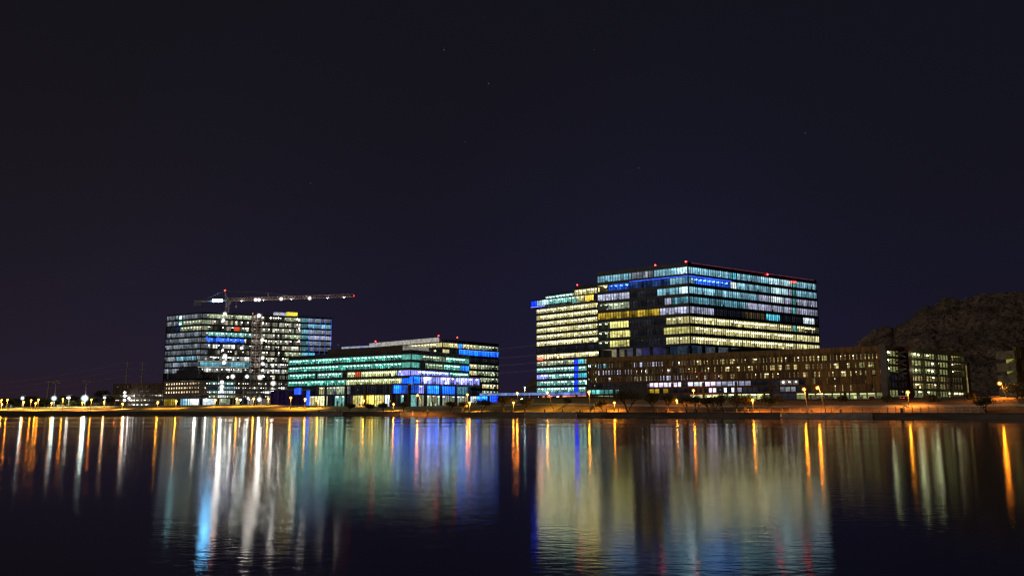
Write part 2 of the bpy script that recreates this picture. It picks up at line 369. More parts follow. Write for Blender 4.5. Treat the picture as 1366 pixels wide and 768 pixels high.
for j in range(nd + 1):
    for i in range(nu + 1):
        px = lerp(640, 830, i / nu); t = j / nd * 2; D = lerp(900, 1300, j / nd); u = (px - 683) / F
        hr = zat(table(RG2, px), 1100) - 7; s_ = sm(t) if t < 1 else sm(2 - t)
        mb.v.append((u * D, D, 6 + hr * s_ + 3 * noise.fractal(Vector((u * D * .03, D * .03, 1)), 1, 2, 4) * s_))
for j in range(nd):
    for i in range(nu):
        a = j * (nu + 1) + i; mb.f.append((a, a + 1, a + nu + 2, a + nu + 1)); mb.c.append(None)
tag(mb.build('distant_hill', M['rock']), kind='structure')

# ------------------------------------------------------------------ facades
DARK = (.006, .0065, .009)
ST = {  # mode, base, spread, fixture colour, clutter
 'lb': ('blind', (.125, .27, .335), .65), 'lbw': ('blind', (.42, .66, .72), .6), 'w': ('blind', (.62, .72, .76), .5), 'mv': ('blind', (.21, .22, .295), .6),
 'tb': ('blind', (.055, .15, .19), .7), 'gb': ('blind', (.105, .118, .14), .8), 'cyan': ('blind', (.06, .34, .44), .45),
 'blue': ('office', (.02, .09, .6), .8, (.6, 1.4, 4), .9), 'deep': ('glow', (.01, .06, 2.4), .5), 'deept': ('glow', (.02, .24, 2.4), .7),
 'navy': ('blind', (.006, .016, .062), .9), 'lav': ('office', (.5, .52, 1.6), .9, (6, 6, 7), .9), 'lil': ('blind', (.75, .62, .85), .3),
 'cr': ('office', (.62, .54, .22), .4, (5, 4.6, 2.6), .8), 'crb': ('blind', (.62, .56, .26), .5), 'crd': ('office', (.45, .40, .17), .7, (3, 2.7, 1.4), .9),
 'gr': ('office', (.26, .30, .19), .7, (1.5, 1.6, 1.1), .8), 'yel': ('blind', (.20, .13, .012), .9), 'yg': ('blind', (.5, .45, .14), .6),
 'te': ('office', (.13, .50, .41), .6, (3.0, 5, 4.3), .9), 'teb': ('blind', (.06, .26, .24), .6), 'tw': ('office', (.2, .5, .44), .6, (3.2, 4, 3.6), .8),
 'wy': ('office', (.85, .74, .34), .6, (5, 4.4, 2.6), .8), 'gold': ('blind', (1.0, .62, .08), .6), 'red': ('blind', (.7, .08, .03), .4),
 'site': ('site', (.24, .225, .165), 1.0, (5, 4.7, 3.8), 1), 'sitew': ('site', (.42, .41, .37), 1.1, (7, 7, 6.4), 1), 'sited': ('site', (.10, .09, .08), 1.0, (2.4, 2.1, 1.8), 1),
 'd': ('dark', DARK, .6), 'dk': ('dark', (.004, .004, .006), .5), 'dbr': ('dark', (.035, .025, .013), .6),
 'park': ('park', (.19, .155, .06), 1.0, (4, 3.6, 2.0), .9), 'parkb': ('park', (.19, .205, .08), .9, (6, 6, 3), 1),
}
def vary(c, s, r=R):
    k = math.exp(r.uniform(-s, s)); w = r.uniform(-.05, .05) * s
    return (c[0] * k * (1 + w), c[1] * k, c[2] * k * (1 - w))
class Face:
    def __init__(s, P0, P1):
        s.P0 = Vector(P0); s.P1 = Vector(P1); d = s.P1 - s.P0; s.L = d.length; s.d = d.normalized()
        n_ = Vector((-s.d.y, s.d.x)); s.n = n_ if n_.dot(s.P0 + s.P1) > 0 else -n_
    def p(s, u, w, z): q = s.P0 + s.d * u + s.n * w; return Vector((q.x, q.y, z))
    def u_of(s, px, z):
        lo, hi = -30, s.L + 30
        inc = proj(s.p(hi, 0, z))[0] > proj(s.p(lo, 0, z))[0]
        for _ in range(30):
            m_ = (lo + hi) / 2
            if (proj(s.p(m_, 0, z))[0] < px) == inc: lo = m_
            else: hi = m_
        return lo
    def box(s, mb, u0, u1, w0, w1, z0, z1, col=None):
        mb.hexa([s.p(u0, w0, z0), s.p(u1, w0, z0), s.p(u1, w1, z0), s.p(u0, w1, z0), s.p(u0, w0, z1), s.p(u1, w0, z1), s.p(u1, w1, z1), s.p(u0, w1, z1)], col)
def band(root, fc, z0, z1, segs, bay=1.5, gl='glass', depth=6.5, frame='clad', fi=0, mw=.1, big=6, fix=1.0, name='window_band'):
    """one strip of windows from z0 to z1; segs: (px0, px1, style)"""
    gm = MB(); mm = MB(); im = MB(); lm = MB(); zc = (z0 + z1) / 2; H = z1 - z0
    first = True
    for a, b_, st in segs:
        u0 = 0 if a is None else fc.u_of(a, zc); u1 = fc.L if b_ is None else fc.u_of(b_, zc)
        u0 = max(0, min(fc.L, u0)); u1 = max(0, min(fc.L, u1))
        if u1 - u0 < .3: continue
        mode, base, spr = ST[st][:3]
        nb = max(1, round((u1 - u0) / bay)); bw = (u1 - u0) / nb
        run = base
        for i in range(nb):
            a0 = u0 + i * bw; a1 = a0 + bw
            if i % 3 == 0 or R.random() < .35: run = vary(base, spr)
            c = vary(run, spr * .25)
            if mode in ('blind', 'glow', 'dark'):
                zs = z0 if mode != 'blind' or R.random() < .7 else z0 + H * R.uniform(.15, .5)
                w = .35 + (.25 if R.random() < .3 else 0)
                kk_ = R.choice((.3, .5, 1.3))
                if zs > z0:
                    im.quad(fc.p(a0, w + .5, z0 - .02), fc.p(a1, w + .5, z0 - .02), fc.p(a1, w + .5, zs + .2), fc.p(a0, w + .5, zs + .2), tuple(x * kk_ for x in c))
                zm = lerp(zs, z1, .62)
                im.quad(fc.p(a0, w, zs), fc.p(a1, w, zs), fc.p(a1, w, zm), fc.p(a0, w, zm), tuple(x * .85 for x in c))
                im.quad(fc.p(a0, w, zm), fc.p(a1, w, zm), fc.p(a1, w, z1 + .02), fc.p(a0, w, z1 + .02), tuple(x * 1.2 for x in c))
                if mode == 'dark' and R.random() < .03:
                    k = R.uniform(.1, .6); im.box(fc.p((a0 + a1) / 2, .2, z0 + H * R.uniform(.3, .8)), (.3, .12, .25), (k, k * .9, k * .6))
            else:
                dp = depth if mode != 'site' else R.choice((2.5, 4, depth))
                if mode == 'site' and R.random() < .38: c = tuple(x * .1 for x in c)
                im.quad(fc.p(a0, dp, z0 - .02), fc.p(a1, dp, z0 - .02), fc.p(a1, dp, z1), fc.p(a0, dp, z1), tuple(x * (.6 if mode != 'park' else .8) for x in c))
                if mode == 'office':
                    hh = H * R.uniform(.2, .5); kk = R.choice((.18, .3, .5, .9)); im.quad(fc.p(a0, dp - .2, z0), fc.p(a1, dp - .2, z0), fc.p(a1, dp - .2, z0 + hh), fc.p(a0, dp - .2, z0 + hh), tuple(x * .6 * kk for x in c))
                cc = tuple(x * .8 for x in c)
                zc_ = z1 - .003 * (fi + 1)
                im.quad(fc.p(a0, .3, zc_), fc.p(a1, .3, zc_), fc.p(a1, dp, zc_), fc.p(a0, dp, zc_), cc)
                # furniture / partitions
                if R.random() < ST[st][4] * .55:
                    hh = H * R.uniform(.25, .85); ww = R.uniform(.8, dp - .8); fw = bw * R.uniform(.25, .8); k = R.choice((.08, .15, .3, 1.0, 1.7))
                    fc.box(im, a0 + .05, a0 + .05 + fw, ww, ww + .15, z0, z0 + hh, tuple(x * k for x in c))
                if mode == 'park':
                    if i % 3 == 1 and R.random() < .7: fc.box(im, a0, a0 + bw * .7, 3, 3.3, z1 - .45, z1 - .2, ST[st][3])
                elif (mode == 'office' and i % 2 == 0 and R.random() < .9) or (mode == 'site' and R.random() < .35):
                    k = R.uniform(.55, 1.15) * fix; col = tuple(x * k for x in ST[st][3])
                    if R.random() < .85:
                        fc.box(im, a0 + bw * .3, a0 + bw * .3 + .3, .7, 2.3, z1 - 1.0, z1 - .5, col)
                    else:
                        fc.box(im, a0 + bw * .1, a0 + bw * .9, 1.6, 1.9, z1 - .7, z1 - .42, col)
            if i: 
                wq = mw * (2.4 if i % big == 0 else 1)
                fc.box(mm, a0 - wq / 2, a0 + wq / 2, -.14, .16, z0, z1)
        fc.box(mm, u0 + .17, u1 - .17, -.10, .12, z0 + .002, z0 + .09); fc.box(mm, u0 + .17, u1 - .17, -.10, .12, z1 - .09, z1 - .002)
        for ue in (u0, u1): fc.box(mm, ue - .16, ue + .16, -.16, .3, z0 - .001, z1 + .001)
        im.quad(fc.p(u0 + .02, .3, z0), fc.p(u0 + .02, depth, z0), fc.p(u0 + .02, depth, z1), fc.p(u0 + .02, .3, z1), tuple(x * .5 for x in base))
        im.quad(fc.p(u1 - .02, .3, z0), fc.p(u1 - .02, depth, z0), fc.p(u1 - .02, depth, z1), fc.p(u1 - .02, .3, z1), tuple(x * .5 for x in base))
        if gl: gm.quad(fc.p(u0 + .17, .06, z0), fc.p(u1 - .17, .06, z0), fc.p(u1 - .17, .06, z1), fc.p(u0 + .17, .06, z1))
    main = gm if gl else mm
    if gl:
        o = gm.build(name, M[gl], root); mm.build('mullion', M[frame], o)
    else:
        o = im.build(name, M['interior'], root); mm.build('window_frame', M[frame], o)
    if gl: im.build('interior', M['interior'], o)
    if lm.v: lm.build('light_grille', M['interior'], o)
    return o
def spandrel(mb, fc, z0, z1, proud=.12, ext=.12, inn=.9, u0=None, u1=None):
    fc.box(mb, (0 if u0 is None else u0) - ext, (fc.L if u1 is None else u1) + ext, -proud, inn, z0, z1)
def shell(root, front, z0, z1, mat='clad', roofmat='clad'):
    """rear walls + roof for front points [L, C, R]; footprint closed behind"""
    L, C, Rr = front[0], front[1], front[-1]
    B = L + Rr - C
    mb = MB()
    for a, b_ in ((L, B), (B, Rr)): mb.quad((a.x, a.y, z0), (b_.x, b_.y, z0), (b_.x, b_.y, z1), (a.x, a.y, z1))
    mb.build('rear_wall', M[mat], root)
    mb = MB(); pts_ = [*front, B]
    cen = sum(pts_, Vector((0, 0))) / len(pts_)
    pi_ = [p + (cen - p).normalized() * .4 for p in pts_]
    mb.poly([(p.x, p.y, z1 - .6) for p in pi_]); mb.build('roof', M[roofmat], root)
    return B
def beacon(root, px, py, D, r=.38, mat='red', h=2.2):
    p = at(px, py, D); mb = MB(); mb.tube([p - Vector((0, 0, h)), p], [.08, .06], 6); o = mb.build('beacon', M['steel'], root)
    b2 = MB(); b2.ball(p + Vector((0, 0, r * .6)), r); b2.build('red_lamp', M[mat], o, True)
def flood(root, px, py, D, r=.7, mat='fwhite'):
    p = at(px, py, D); mb = MB(); mb.box(p + Vector((0, .5, .25)), (r * 2, .5, r * 1.6)); mb.bar(p + Vector((0, .5, -r)), p + Vector((0, .9, -r - 1.2)), .15)
    o = mb.build('floodlight', M['clad2'], root); b2 = MB(); b2.ball(p, r * .85, 1.0); b2.build('lamp', M[mat], o, True); b2 = MB(); b2.ball(p, r * 2.5, 1.0, 18, 11); b2.build('glow_halo', M['g' + mat], o, True)  # last ball is a painted glow around the lamp

def columns(root, fc, us_, hw, w0, w1, z0, z1, mat, name='column'):
    for u in us_:
        mb = MB(); fc.box(mb, u - hw, u + hw, w0, w1, z0, z1); mb.build(name, M[mat], root)
# ============ A: tall right office tower
Lp, Cp, Rp = pt(797, 388, 400), pt(921, 360, 450), pt(1093, 412, 450)
zt = zat(355.4, 360); fh = 4.53; wh = 3.15
tw = thing('office_tower', (Cp.x, Cp.y, 7), 'tallest dark glass office tower with pale blue upper floors and cream lower floors', 'building')
fl, fr_ = Face(Lp, Cp), Face(Cp, Rp)
sp_ = MB()
ztop = zat(349.5, 360)
rowsL = [
 [(None, 842, 'lb'), (842, 872, 'gb'), (872, 903, 'lb'), (903, None, 'lbw')],
 [(None, 811, 'cr'), (811, 840, 'blue'), (840, 893, 'navy'), (893, None, 'lb')],
 [(None, 840, 'mv'), (840, 876, 'd'), (876, 905, 'lb'), (905, None, 'lbw')],
 [(None, 840, 'gr'), (840, 886, 'd'), (886, 896, 'mv'), (896, None, 'tb')],
 [(None, 880, 'yel'), (880, None, 'mv')],
 [(None, 813, 'gr'), (813, 839, 'yg'), (839, 888, 'd'), (888, None, 'crd')],
 [(None, 813, 'gr'), (813, 841, 'yg'), (841, 885, 'd'), (885, None, 'yg')],
 [(None, 813, 'gr'), (813, 840, 'yg'), (840, 888, 'd'), (888, 906, 'crb'), (906, None, 'crd')]]
rowsR = [
 [(None, 977, 'lb'), (977, 983, 'cyan'), (983, 1025, 'lb'), (1025, 1057, 'lbw'), (1057, 1062, 'teb'), (1062, None, 'lb')],
 [(None, 974, 'blue'), (974, 983, 'w'), (983, 1028, 'lb'), (1028, 1052, 'lbw'), (1052, 1057, 'mv'), (1057, 1062, 'teb'), (1062, None, 'lb')],
 [(None, 1010, 'lb'), (1010, 1028, 'mv'), (1028, 1046, 'w'), (1046, 1057, 'mv'), (1057, 1062, 'teb'), (1062, None, 'mv')],
 [(None, 995, 'tb'), (995, 1030, 'mv'), (1030, 1057, 'mv'), (1057, 1062, 'teb'), (1062, None, 'mv')],
 [(None, 953, 'mv'), (953, 990, 'd'), (990, 1022, 'dbr'), (1022, 1041, 'cyan'), (1041, 1071, 'd'), (1071, 1087, 'w'), (1087, None, 'd')],
 [(None, 1040, 'cr'), (1040, 1058, 'crd'), (1058, 1063, 'teb'), (1063, None, 'crd')],
 [(None, 1063, 'cr'), (1063, None, 'crb')],
 [(None, 1063, 'cr'), (1063, None, 'crb')]]
for k in range(8):
    z1 = zt - k * fh; z0 = z1 - wh
    band(tw, fl, z0, z1, rowsL[k], bay=1.45, fi=0); band(tw, fr_, z0, z1, rowsR[k], bay=1.45, fi=1)
    top = ztop if k == 0 else z1 + (fh - wh)
    for i, fc in enumerate((fl, fr_)): spandrel(sp_, fc, z1, top, ext=.10 if i else .0)
z8 = zt - 8 * fh + (fh - wh)
for fc in (fl, fr_): spandrel(sp_, fc, z8 - .9, z8, inn=14)
sp_.build('spandrel', M['clad'], tw)
# vertical fins over the dark floors
for fc, a, b_ in ((fl, 840, 885),):
    for k in (2, 3, 5, 6, 7):
        z1 = zt - k * fh; u0, u1 = fc.u_of(a, z1), fc.u_of(b_, z1); u = u0
        while u < u1: columns(tw, fc, [u], .07, -.4, -.13, z1 - wh + .2, z1 + .9, 'clad2', 'fin'); u += R.choice((1.45, 2.9, 2.9, 4.3))
k = 4; z1 = zt - k * fh; u = fr_.u_of(953, z1)
while u < fr_.u_of(1071, z1): columns(tw, fr_, [u], .07, -.4, -.13, z1 - wh, z1 + .6, 'clad2', 'fin'); u += 2.9
led = MB(); z1 = zt - fh
u0 = fr_.u_of(975, z1); fr_.box(led, 0, u0, -.35, -.16, z1 + .15, z1 + .4, (.04, .12, 1.1)); fl.box(led, fl.u_of(840, z1), fl.L, -.35, -.16, z1 + .15, z1 + .4, (.04, .12, 1.1))
led.build('light_strip', M['interior'], tw)
led = MB(); u1 = fr_.L; fr_.box(led, 2, fr_.u_of(1085, ztop), -.3, -.15, ztop - .35, ztop - .15, (.10, .02, .035)); led.build('roof_edge_strip', M['interior'], tw)
for i, (t_, d_, sx_, sy_, hz_) in enumerate(((.12, 10, 7, 5, 1.8), (.3, 14, 9, 6, 2.2), (.68, 12, 6, 6, 2.0), (.86, 9, 5, 4, 1.6))):
    q = fr_.P0 + fr_.d * (fr_.L * t_) + fr_.n * d_; mb = MB(); mb.box((q.x, q.y, ztop - .6 + hz_ / 2), (sx_, sy_, hz_), rz=math.atan2(fr_.d.y, fr_.d.x)); mb.build('roof_unit', M['clad2'], tw)
# open level under the tower
for fc in (fl, fr_): columns(tw, fc, [1.2 + 8.7 * i for i in range(int(fc.L / 8.7))], .55, 1, 2.1, 7, z8 - .9, 'clad')
lo = MB()
for fc, a, b_, c in ((fl, 797, 822, (.4, .36, .22)), (fl, 826, 845, (.14, .14, .2)), (fl, 846, 878, (.05, .05, .17)), (fl, 884, 921, (.02, .04, .08)), (fr_, 921, 960, (.05, .08, .12)), (fr_, 960, 990, (.12, .16, .2))):
    u0, u1 = fc.u_of(a, z8), fc.u_of(b_, z8); nn = max(1, int((u1 - u0) / 3)); c = tuple(x * .2 for x in c)
    for i in range(nn):
        ua, ub = lerp(u0, u1, i / nn), lerp(u0, u1, (i + 1) / nn)
        lo.quad(fc.p(ua, 8, 7), fc.p(ub, 8, 7), fc.p(ub, 8, z8 - .9), fc.p(ua, 8, z8 - .9), vary(c, .3))
        lo.quad(fc.p(ua, .8, z8 - .91), fc.p(ub, .8, z8 - .91), fc.p(ub, 8, z8 - .91), fc.p(ua, 8, z8 - .91), vary(c, .3))
lo.build('lobby_interior', M['interior'], tw)
shell(tw, [Lp, Cp, Rp], 7, ztop)
beacon(tw, 874, 354.5, 370); beacon(tw, 915, 349.5, 361); beacon(tw, 1024, 366.5, 390); 
for px in (1056, 1058.5, 1061): beacon(tw, px, 376.5, 400, .34, 'redbig', 1)
mb = MB(); pc = lerp(Cp, Rp, .45) + Vector((-6, 22)); mb.box((pc.x, pc.y, ztop + .9), (30, 14, 3), rz=math.atan2((Rp - Cp).y, (Rp - Cp).x)); mb.build('plant_room', M['clad'], tw)

# ============ C: cream-lit wing left of the tower
L2, C2 = pt(715.5, 540, 450), pt(812, 497, 450); R2 = pt(905, 560, 450)
wing = thing('office_wing', (L2.x, L2.y, 9), 'cream lit office block with a deep blue cantilever and teal lower floors', 'building')
fw = Face(L2, C2); fw2 = Face(C2, R2)
def zrow(y, x=760): return zat(y, lerp(540, 497, (x - 716) / 96))
# rows at x=760 in the photo: window top y
ztw = zrow(408.0); fh2 = 4.38; wh2 = 2.95
sp_ = MB()
rows = ['cr', 'cr', 'cr', 'cr', 'cr', 'wy', 'd', 'wy', 'gr', 'tw', 'tw', 'tw', 'tw']
for k, st in enumerate(rows):
    z1 = ztw - k * fh2; z0 = z1 - wh2
    if k == 9: sg = [(None, 728, 'te'), (728, 766, 'tw'), (766, 771, 'deep'), (771, None, 'tw')]
    elif k == 10: sg = [(None, 731, 'lav'), (731, 766, 'tw'), (766, 771, 'deep'), (771, None, 'cyan')]
    elif k in (8,): sg = [(None, 766, 'gr'), (766, 771, 'deep'), (771, 780, 'cyan'), (780, None, 'cr')]
    elif k > 8: sg = [(None, 766, st), (766, 771, 'deep'), (771, None, 'tw')]
    else: sg = [(None, None, st)]
    band(wing, fw, z0, z1, sg, bay=1.5, fix=1.15); spandrel(sp_, fw, z1, z1 + fh2 - wh2)
zb2 = ztw - 13 * fh2 + (fh2 - wh2)
band(wing, fw, zb2 - 4.2, zb2 - .6, [(None, 727, 'd'), (727, None, 'deep')], bay=2.2); spandrel(sp_, fw, zb2 - .6, zb2); spandrel(sp_, fw, zb2 - 4.8, zb2 - 4.2)
# set-back upper storeys
zu = ztw + fh2 - wh2
ca = Face(pt(708.5, 536, 404), pt(762, 512, 404)); band(wing, ca, zu + .2, zu + 3.6, [(None, 716, 'deep'), (716, 732, 'lbw'), (732, None, 'tw')], bay=1.6); spandrel(sp_, ca, zu - .7, zu + .2); spandrel(sp_, ca, zu + 3.6, zu + 4.5)
cb = Face(pt(762, 512, 400), pt(812, 497, 400)); band(wing, cb, zu + .3, zu + 3.6, [(None, 780, 'crd'), (780, 792, 'gold'), (792, None, 'd')], bay=1.6); spandrel(sp_, cb, zu + 3.6, zu + 4.4)
cc_ = Face(pt(727, 545, 392), pt(766, 526, 392)); band(wing, cc_, zu + 4.6, zu + 8.2, [(None, None, 'tw')], bay=1.6); spandrel(sp_, cc_, zu + 8.2, zu + 9.6)
cd = Face(pt(766, 522, 386), pt(830, 497, 386)); band(wing, cd, zu + 5.0, zu + 9.2, [(None, None, 'cr')], bay=1.6, fix=1.3); spandrel(sp_, cd, zu + 9.2, zu + 12)
sp_.build('spandrel', M['clad'], wing)
rf = MB(); 
for fc, zz in ((ca, zu + 4.4), (cc_, zu + 9.5), (cd, zu + 11.9), (cb, zu + 4.3), (fw, zu)):
    rf.poly([fc.p(0, 0, zz), fc.p(fc.L, 0, zz), fc.p(fc.L, 26, zz), fc.p(0, 26, zz)])
rf.quad(cd.p(0, 0, zu), cd.p(0, 20, zu), cd.p(0, 20, zu + 12), cd.p(0, 0, zu + 12)); rf.quad(ca.p(0, 0, zu), ca.p(0, 20, zu), ca.p(0, 20, zu + 4.4), ca.p(0, 0, zu + 4.4)); rf.quad(cc_.p(0, 0, zu), cc_.p(0, 20, zu), cc_.p(0, 20, zu + 9.5), cc_.p(0, 0, zu + 9.5))
rf.build('roof', M['clad'], wing)
led = MB(); ca.box(led, 0, ca.L * .35, -.3, -.14, zu - .6, zu - .25, (.25, .3, 1.6)); led.build('light_strip', M['interior'], wing)
mb = MB()
for a, b_ in ((C2, R2), (L2, L2 + (R2 - C2)), (L2 + (R2 - C2), R2)): mb.quad((a.x, a.y, 7), (b_.x, b_.y, 7), (b_.x, b_.y, zu), (a.x, a.y, zu))
mb.build('rear_wall', M['clad'], wing)
beacon(wing, 770, 380.5, 520)
p = at(720.5, 479, 534); mb = MB(); mb.box((p.x, p.y, p.z), (3.2, 1, .8)); mb.build('red_lamp', M['redbig'], wing)

# ============ D: low teal-glazed building
def rows_on(root, fcs, z1, n_, fh, wh, segrows, sp_, **kw):
    for k in range(n_):
        zt_ = z1 - k * fh
        for i, fc in enumerate(fcs):
            if segrows[k][i] is not None: band(root, fc, zt_ - wh, zt_, segrows[k][i], fi=i, **kw)
            spandrel(sp_, fc, zt_, zt_ + fh - wh, ext=.1 * i)
L3, C3, R3 = pt(384, 507, 500), pt(548, 448, 500), pt(626, 492, 500)
low = thing('low_office', (C3.x, C3.y, 5), 'low wide office building with teal glazed floors and a blue lit corner', 'building')
fa, fb = Face(L3, C3), Face(C3, R3)
z3 = zat(472, 448); fh3 = 4.4; wh3 = 3.0
sp_ = MB()
rows_on(low, (fa, fb), z3, 4, fh3, wh3, [
 ([(None, None, 'te')], [(None, 563, 'te'), (563, 595, 'gr'), (595, None, 'te')]),
 ([(None, None, 'te')], [(None, 560, 'te'), (560, 567, 'd'), (567, 592, 'gr'), (592, 615, 'te'), (615, None, 'deept')]),
 ([(None, 421, 'te'), (421, 423, 'dk'), (423, 457, 'tw'), (457, 463, 'd'), (463, 473, 'wy'), (473, 481, 'red'), (481, 530, 'wy'), (530, None, 'lav')], [(None, 600, 'lav'), (600, None, 'te')]),
 ([(None, 461, 'te'), (461, None, 'wy')], [(None, 578, 'deept'), (578, 592, 'lav'), (592, None, 'lav')])], sp_, gl='tealglass', bay=1.5)
zl = z3 - 4 * fh3 + (fh3 - wh3)
band(low, fa, zl - 5.4, zl - .8, [(None, 398, 'dk'), (398, 425, 'd'), (425, 433, 'crd'), (433, 462, 'gr'), (462, 468, 'gb'), (468, 524, 'd'), (524, 545, 'deept'), (545, None, 'blue')], bay=1.6, fi=0)
band(low, fb, zl - 5.4, zl - .8, [(None, 553, 'blue'), (553, 566, 'lav'), (566, 586, 'deept'), (586, 607, 'deept'), (607, None, 'tb')], bay=1.6, fi=1)
zg = zl - 6.2; zg0 = 4.6
band(low, fa, zg0, zg, [(None, 392, 'deep'), (392, 401, 'deep'), (401, 412, 'dk'), (412, 423, 'wy'), (423, 437, 'crb'), (437, 446, 'd'), (446, 462, 'tw'), (462, 470, 'd'), (470, 484, 'yg'), (484, 499, 'gold'), (499, 513, 'yg'), (513, 520, 'w'), (520, 534, 'd'), (534, None, 'tw')], bay=2.2, fi=0, depth=5)
band(low, fb, zg0, zg, [(None, 558, 'd'), (558, 566, 'gr'), (566, 600, 'gr'), (600, None, 'gr')], bay=2.2, fi=1, depth=5)
for i, fc in enumerate((fa, fb)):
    spandrel(sp_, fc, zl - .8, zl, ext=.1 * i); spandrel(sp_, fc, zg, zl - 5.4, ext=.1 * i, proud=.6)
    spandrel(sp_, fc, z3 + fh3 - wh3, z3 + 2.4, ext=.3 + .1 * i, proud=.5)
sp_.build('spandrel', M['clad'], low)
columns(low, fa, [fa.u_of(px, 8) for px in (436, 463, 489, 525, 547)], .6, -1.6, -.6, 4, zl - .85, 'clad')
columns(low, fb, [fb.u_of(px, 8) for px in (566, 586, 606, 624)], .6, -1.6, -.6, 4, zl - .85, 'clad')
shell(low, [L3, C3, R3], 4, z3 + 2.0)
# bright projecting box storey on the corner
pj = Face(pt(552, 443, 505), pt(640, 474, 505)); sp2 = MB()
zp1 = zat(502.5, 452); band(low, pj, zp1 - 3.9, zp1, [(None, 561, 'deept'), (561, 587, 'lav'), (587, 632, 'lav'), (632, None, 'lav')], bay=1.6, depth=4, name='window_band')
spandrel(sp2, pj, zp1, zp1 + .8, proud=.4); spandrel(sp2, pj, zp1 - 4.6, zp1 - 3.9, proud=.4, inn=5)
sp2.quad(pj.p(pj.L, 0, zp1 - 4.6), pj.p(pj.L, 14, zp1 - 4.6), pj.p(pj.L, 14, zp1 + .8), pj.p(pj.L, 0, zp1 + .8)); sp2.quad(pj.p(0, 0, zp1 + .78), pj.p(pj.L, 0, zp1 + .78), pj.p(pj.L, 14, zp1 + .78), pj.p(0, 14, zp1 + .78)); sp2.build('spandrel', M['white'], low)
# penthouse screens (brown and white) on the roof
mb = MB(); s1 = Face(pt(437, 505, 470), pt(541, 470, 470)); s1.box(mb, 0, s1.L, 0, 1, z3 + 1.8, zat(463, 485)); mb.build('roof_screen', M['brownd'], low)
mb = MB(); s2 = Face(pt(456, 512, 460), pt(505, 497, 460)); s2.box(mb, 0, s2.L, 0, 1, zat(466, 505), zat(461.5, 505), (.16, .18, .22)); s2.box(mb, s2.L * .5, s2.L * .6, -.2, 0, zat(465, 505), zat(463, 505), (.05, .1, .7)); mb.build('roof_screen_glow', M['interior'], low)
beacon(low, 444, 468, 505); beacon(low, 501, 455.5, 520)
mb = MB(); s4 = Face(pt(539, 458, 465), pt(572, 476, 465)); s4.box(mb, 0, s4.L, 0, 1, z3 + 1.8, zat(461, 462), (.11, .105, .09)); mb.build('roof_screen_glow', M['interior'], low)  # pale grey screen given emission so that it looks lit
# blue lit canopy to the left of the building
mb = MB(); c4 = Face(pt(352, 492, 525), pt(402, 480, 525)); 
zc1 = zat(519, 486); c4.box(mb, 0, c4.L, 0, 12, zc1 - .7, zc1); mb.build('canopy', M['clad2'], low)
mb = MB(); u0 = c4.u_of(393, zc1)
for i in range(8): c4.box(mb, lerp(u0, c4.L, i / 8), lerp(u0, c4.L, (i + 1) / 8) - .06, -.2, -.02, zc1 - 3.2, zc1 + .6, vary((.02, .07, .8), .4))
mb.build('blue_lit_panel', M['interior'], low); mb = MB()
for i in range(16): c4.box(mb, lerp(0, c4.L * .9, i / 16), lerp(0, c4.L * .9, (i + 1) / 16) - .06, 6, 6.1, 5, zc1 - .8, vary((.0035, .002, .008), .6))
u0 = c4.u_of(400, 7); c4.box(mb, u0, u0 + 2.6, 5.5, 5.6, 5, zc1 - .8, (.02, .08, .95))
mb.build('canopy_wall', M['interior'], low)

# ============ D2: cream upper block behind
L4, C4, R4 = pt(497, 590, 470), pt(590, 540, 470), pt(665, 580, 470)
up = thing('upper_office', (C4.x, C4.y, 5), 'taller cream lit office block rising behind the low teal building', 'building')
g1, g2 = Face(L4, C4), Face(C4, R4); z4 = zat(456.5, 540); fh4 = 4.5; wh4 = 3.0; sp_ = MB()
for k in range(8):
    z1 = z4 - k * fh4
    sl = [(None, 560, 'cr'), (560, None, 'cr')] if k == 0 else [(None, 578, 'd'), (578, None, 'wy')]
    sr = [[(None, 612, 'wy'), (612, 617, 'deept'), (617, 638, 'cr'), (638, None, 'gr')], [(None, 612, 'd'), (612, None, 'deept')], [(None, None, 'd')], [(None, 637, 'wy'), (637, None, 'gr')], [(None, 637, 'wy'), (637, None, 'gr')],
          [(None, 637, 'wy'), (637, None, 'gr')], [(None, 643, 'd'), (643, None, 'wy')], [(None, 643, 'd'), (643, None, 'gr')]][k]
    if k < 3: band(up, g1, z1 - wh4, z1, sl, bay=1.6, fi=0)
    band(up, g2, z1 - wh4, z1, sr, bay=1.6, fi=1)
    for i, fc in enumerate((g1, g2)): spandrel(sp_, fc, z1, z1 + (fh4 - wh4 if k else 2.2), ext=.1 * i)
zq = z4 - 8 * fh4 + 1.5
band(up, g2, zq - 5.5, zq - .4, [(None, 636, 'w'), (636, 656, 'deept'), (656, None, 'deep')], bay=2, fi=1); spandrel(sp_, g2, zq - 6.2, zq - 5.5)
sp_.build('spandrel', M['clad'], up)
led = MB(); g2.box(led, g2.u_of(612, z4), g2.L, -.4, -.16, z4 - fh4 + .2, z4 - fh4 + .5, (.1, .3, 1.4)); led.build('light_strip', M['interior'], up)
mb = MB(); g1.box(mb, -2, g1.L * .96, -1.5, -.3, z4 + .6, z4 + 3.4, (.20, .19, .17)); mb.build('roof_screen_glow', M['interior'], up)
fn = MB(); 
columns(up, g2, [g2.u_of(px, 30) for px in (640, 653, 661)], .15, -.5, -.13, zq, z4 - fh4, 'steel', 'mullion')
shell(up, [L4, C4, R4], 4, z4 + 2)
beacon(up, 585, 448, 541); beacon(up, 610, 450.5, 552)

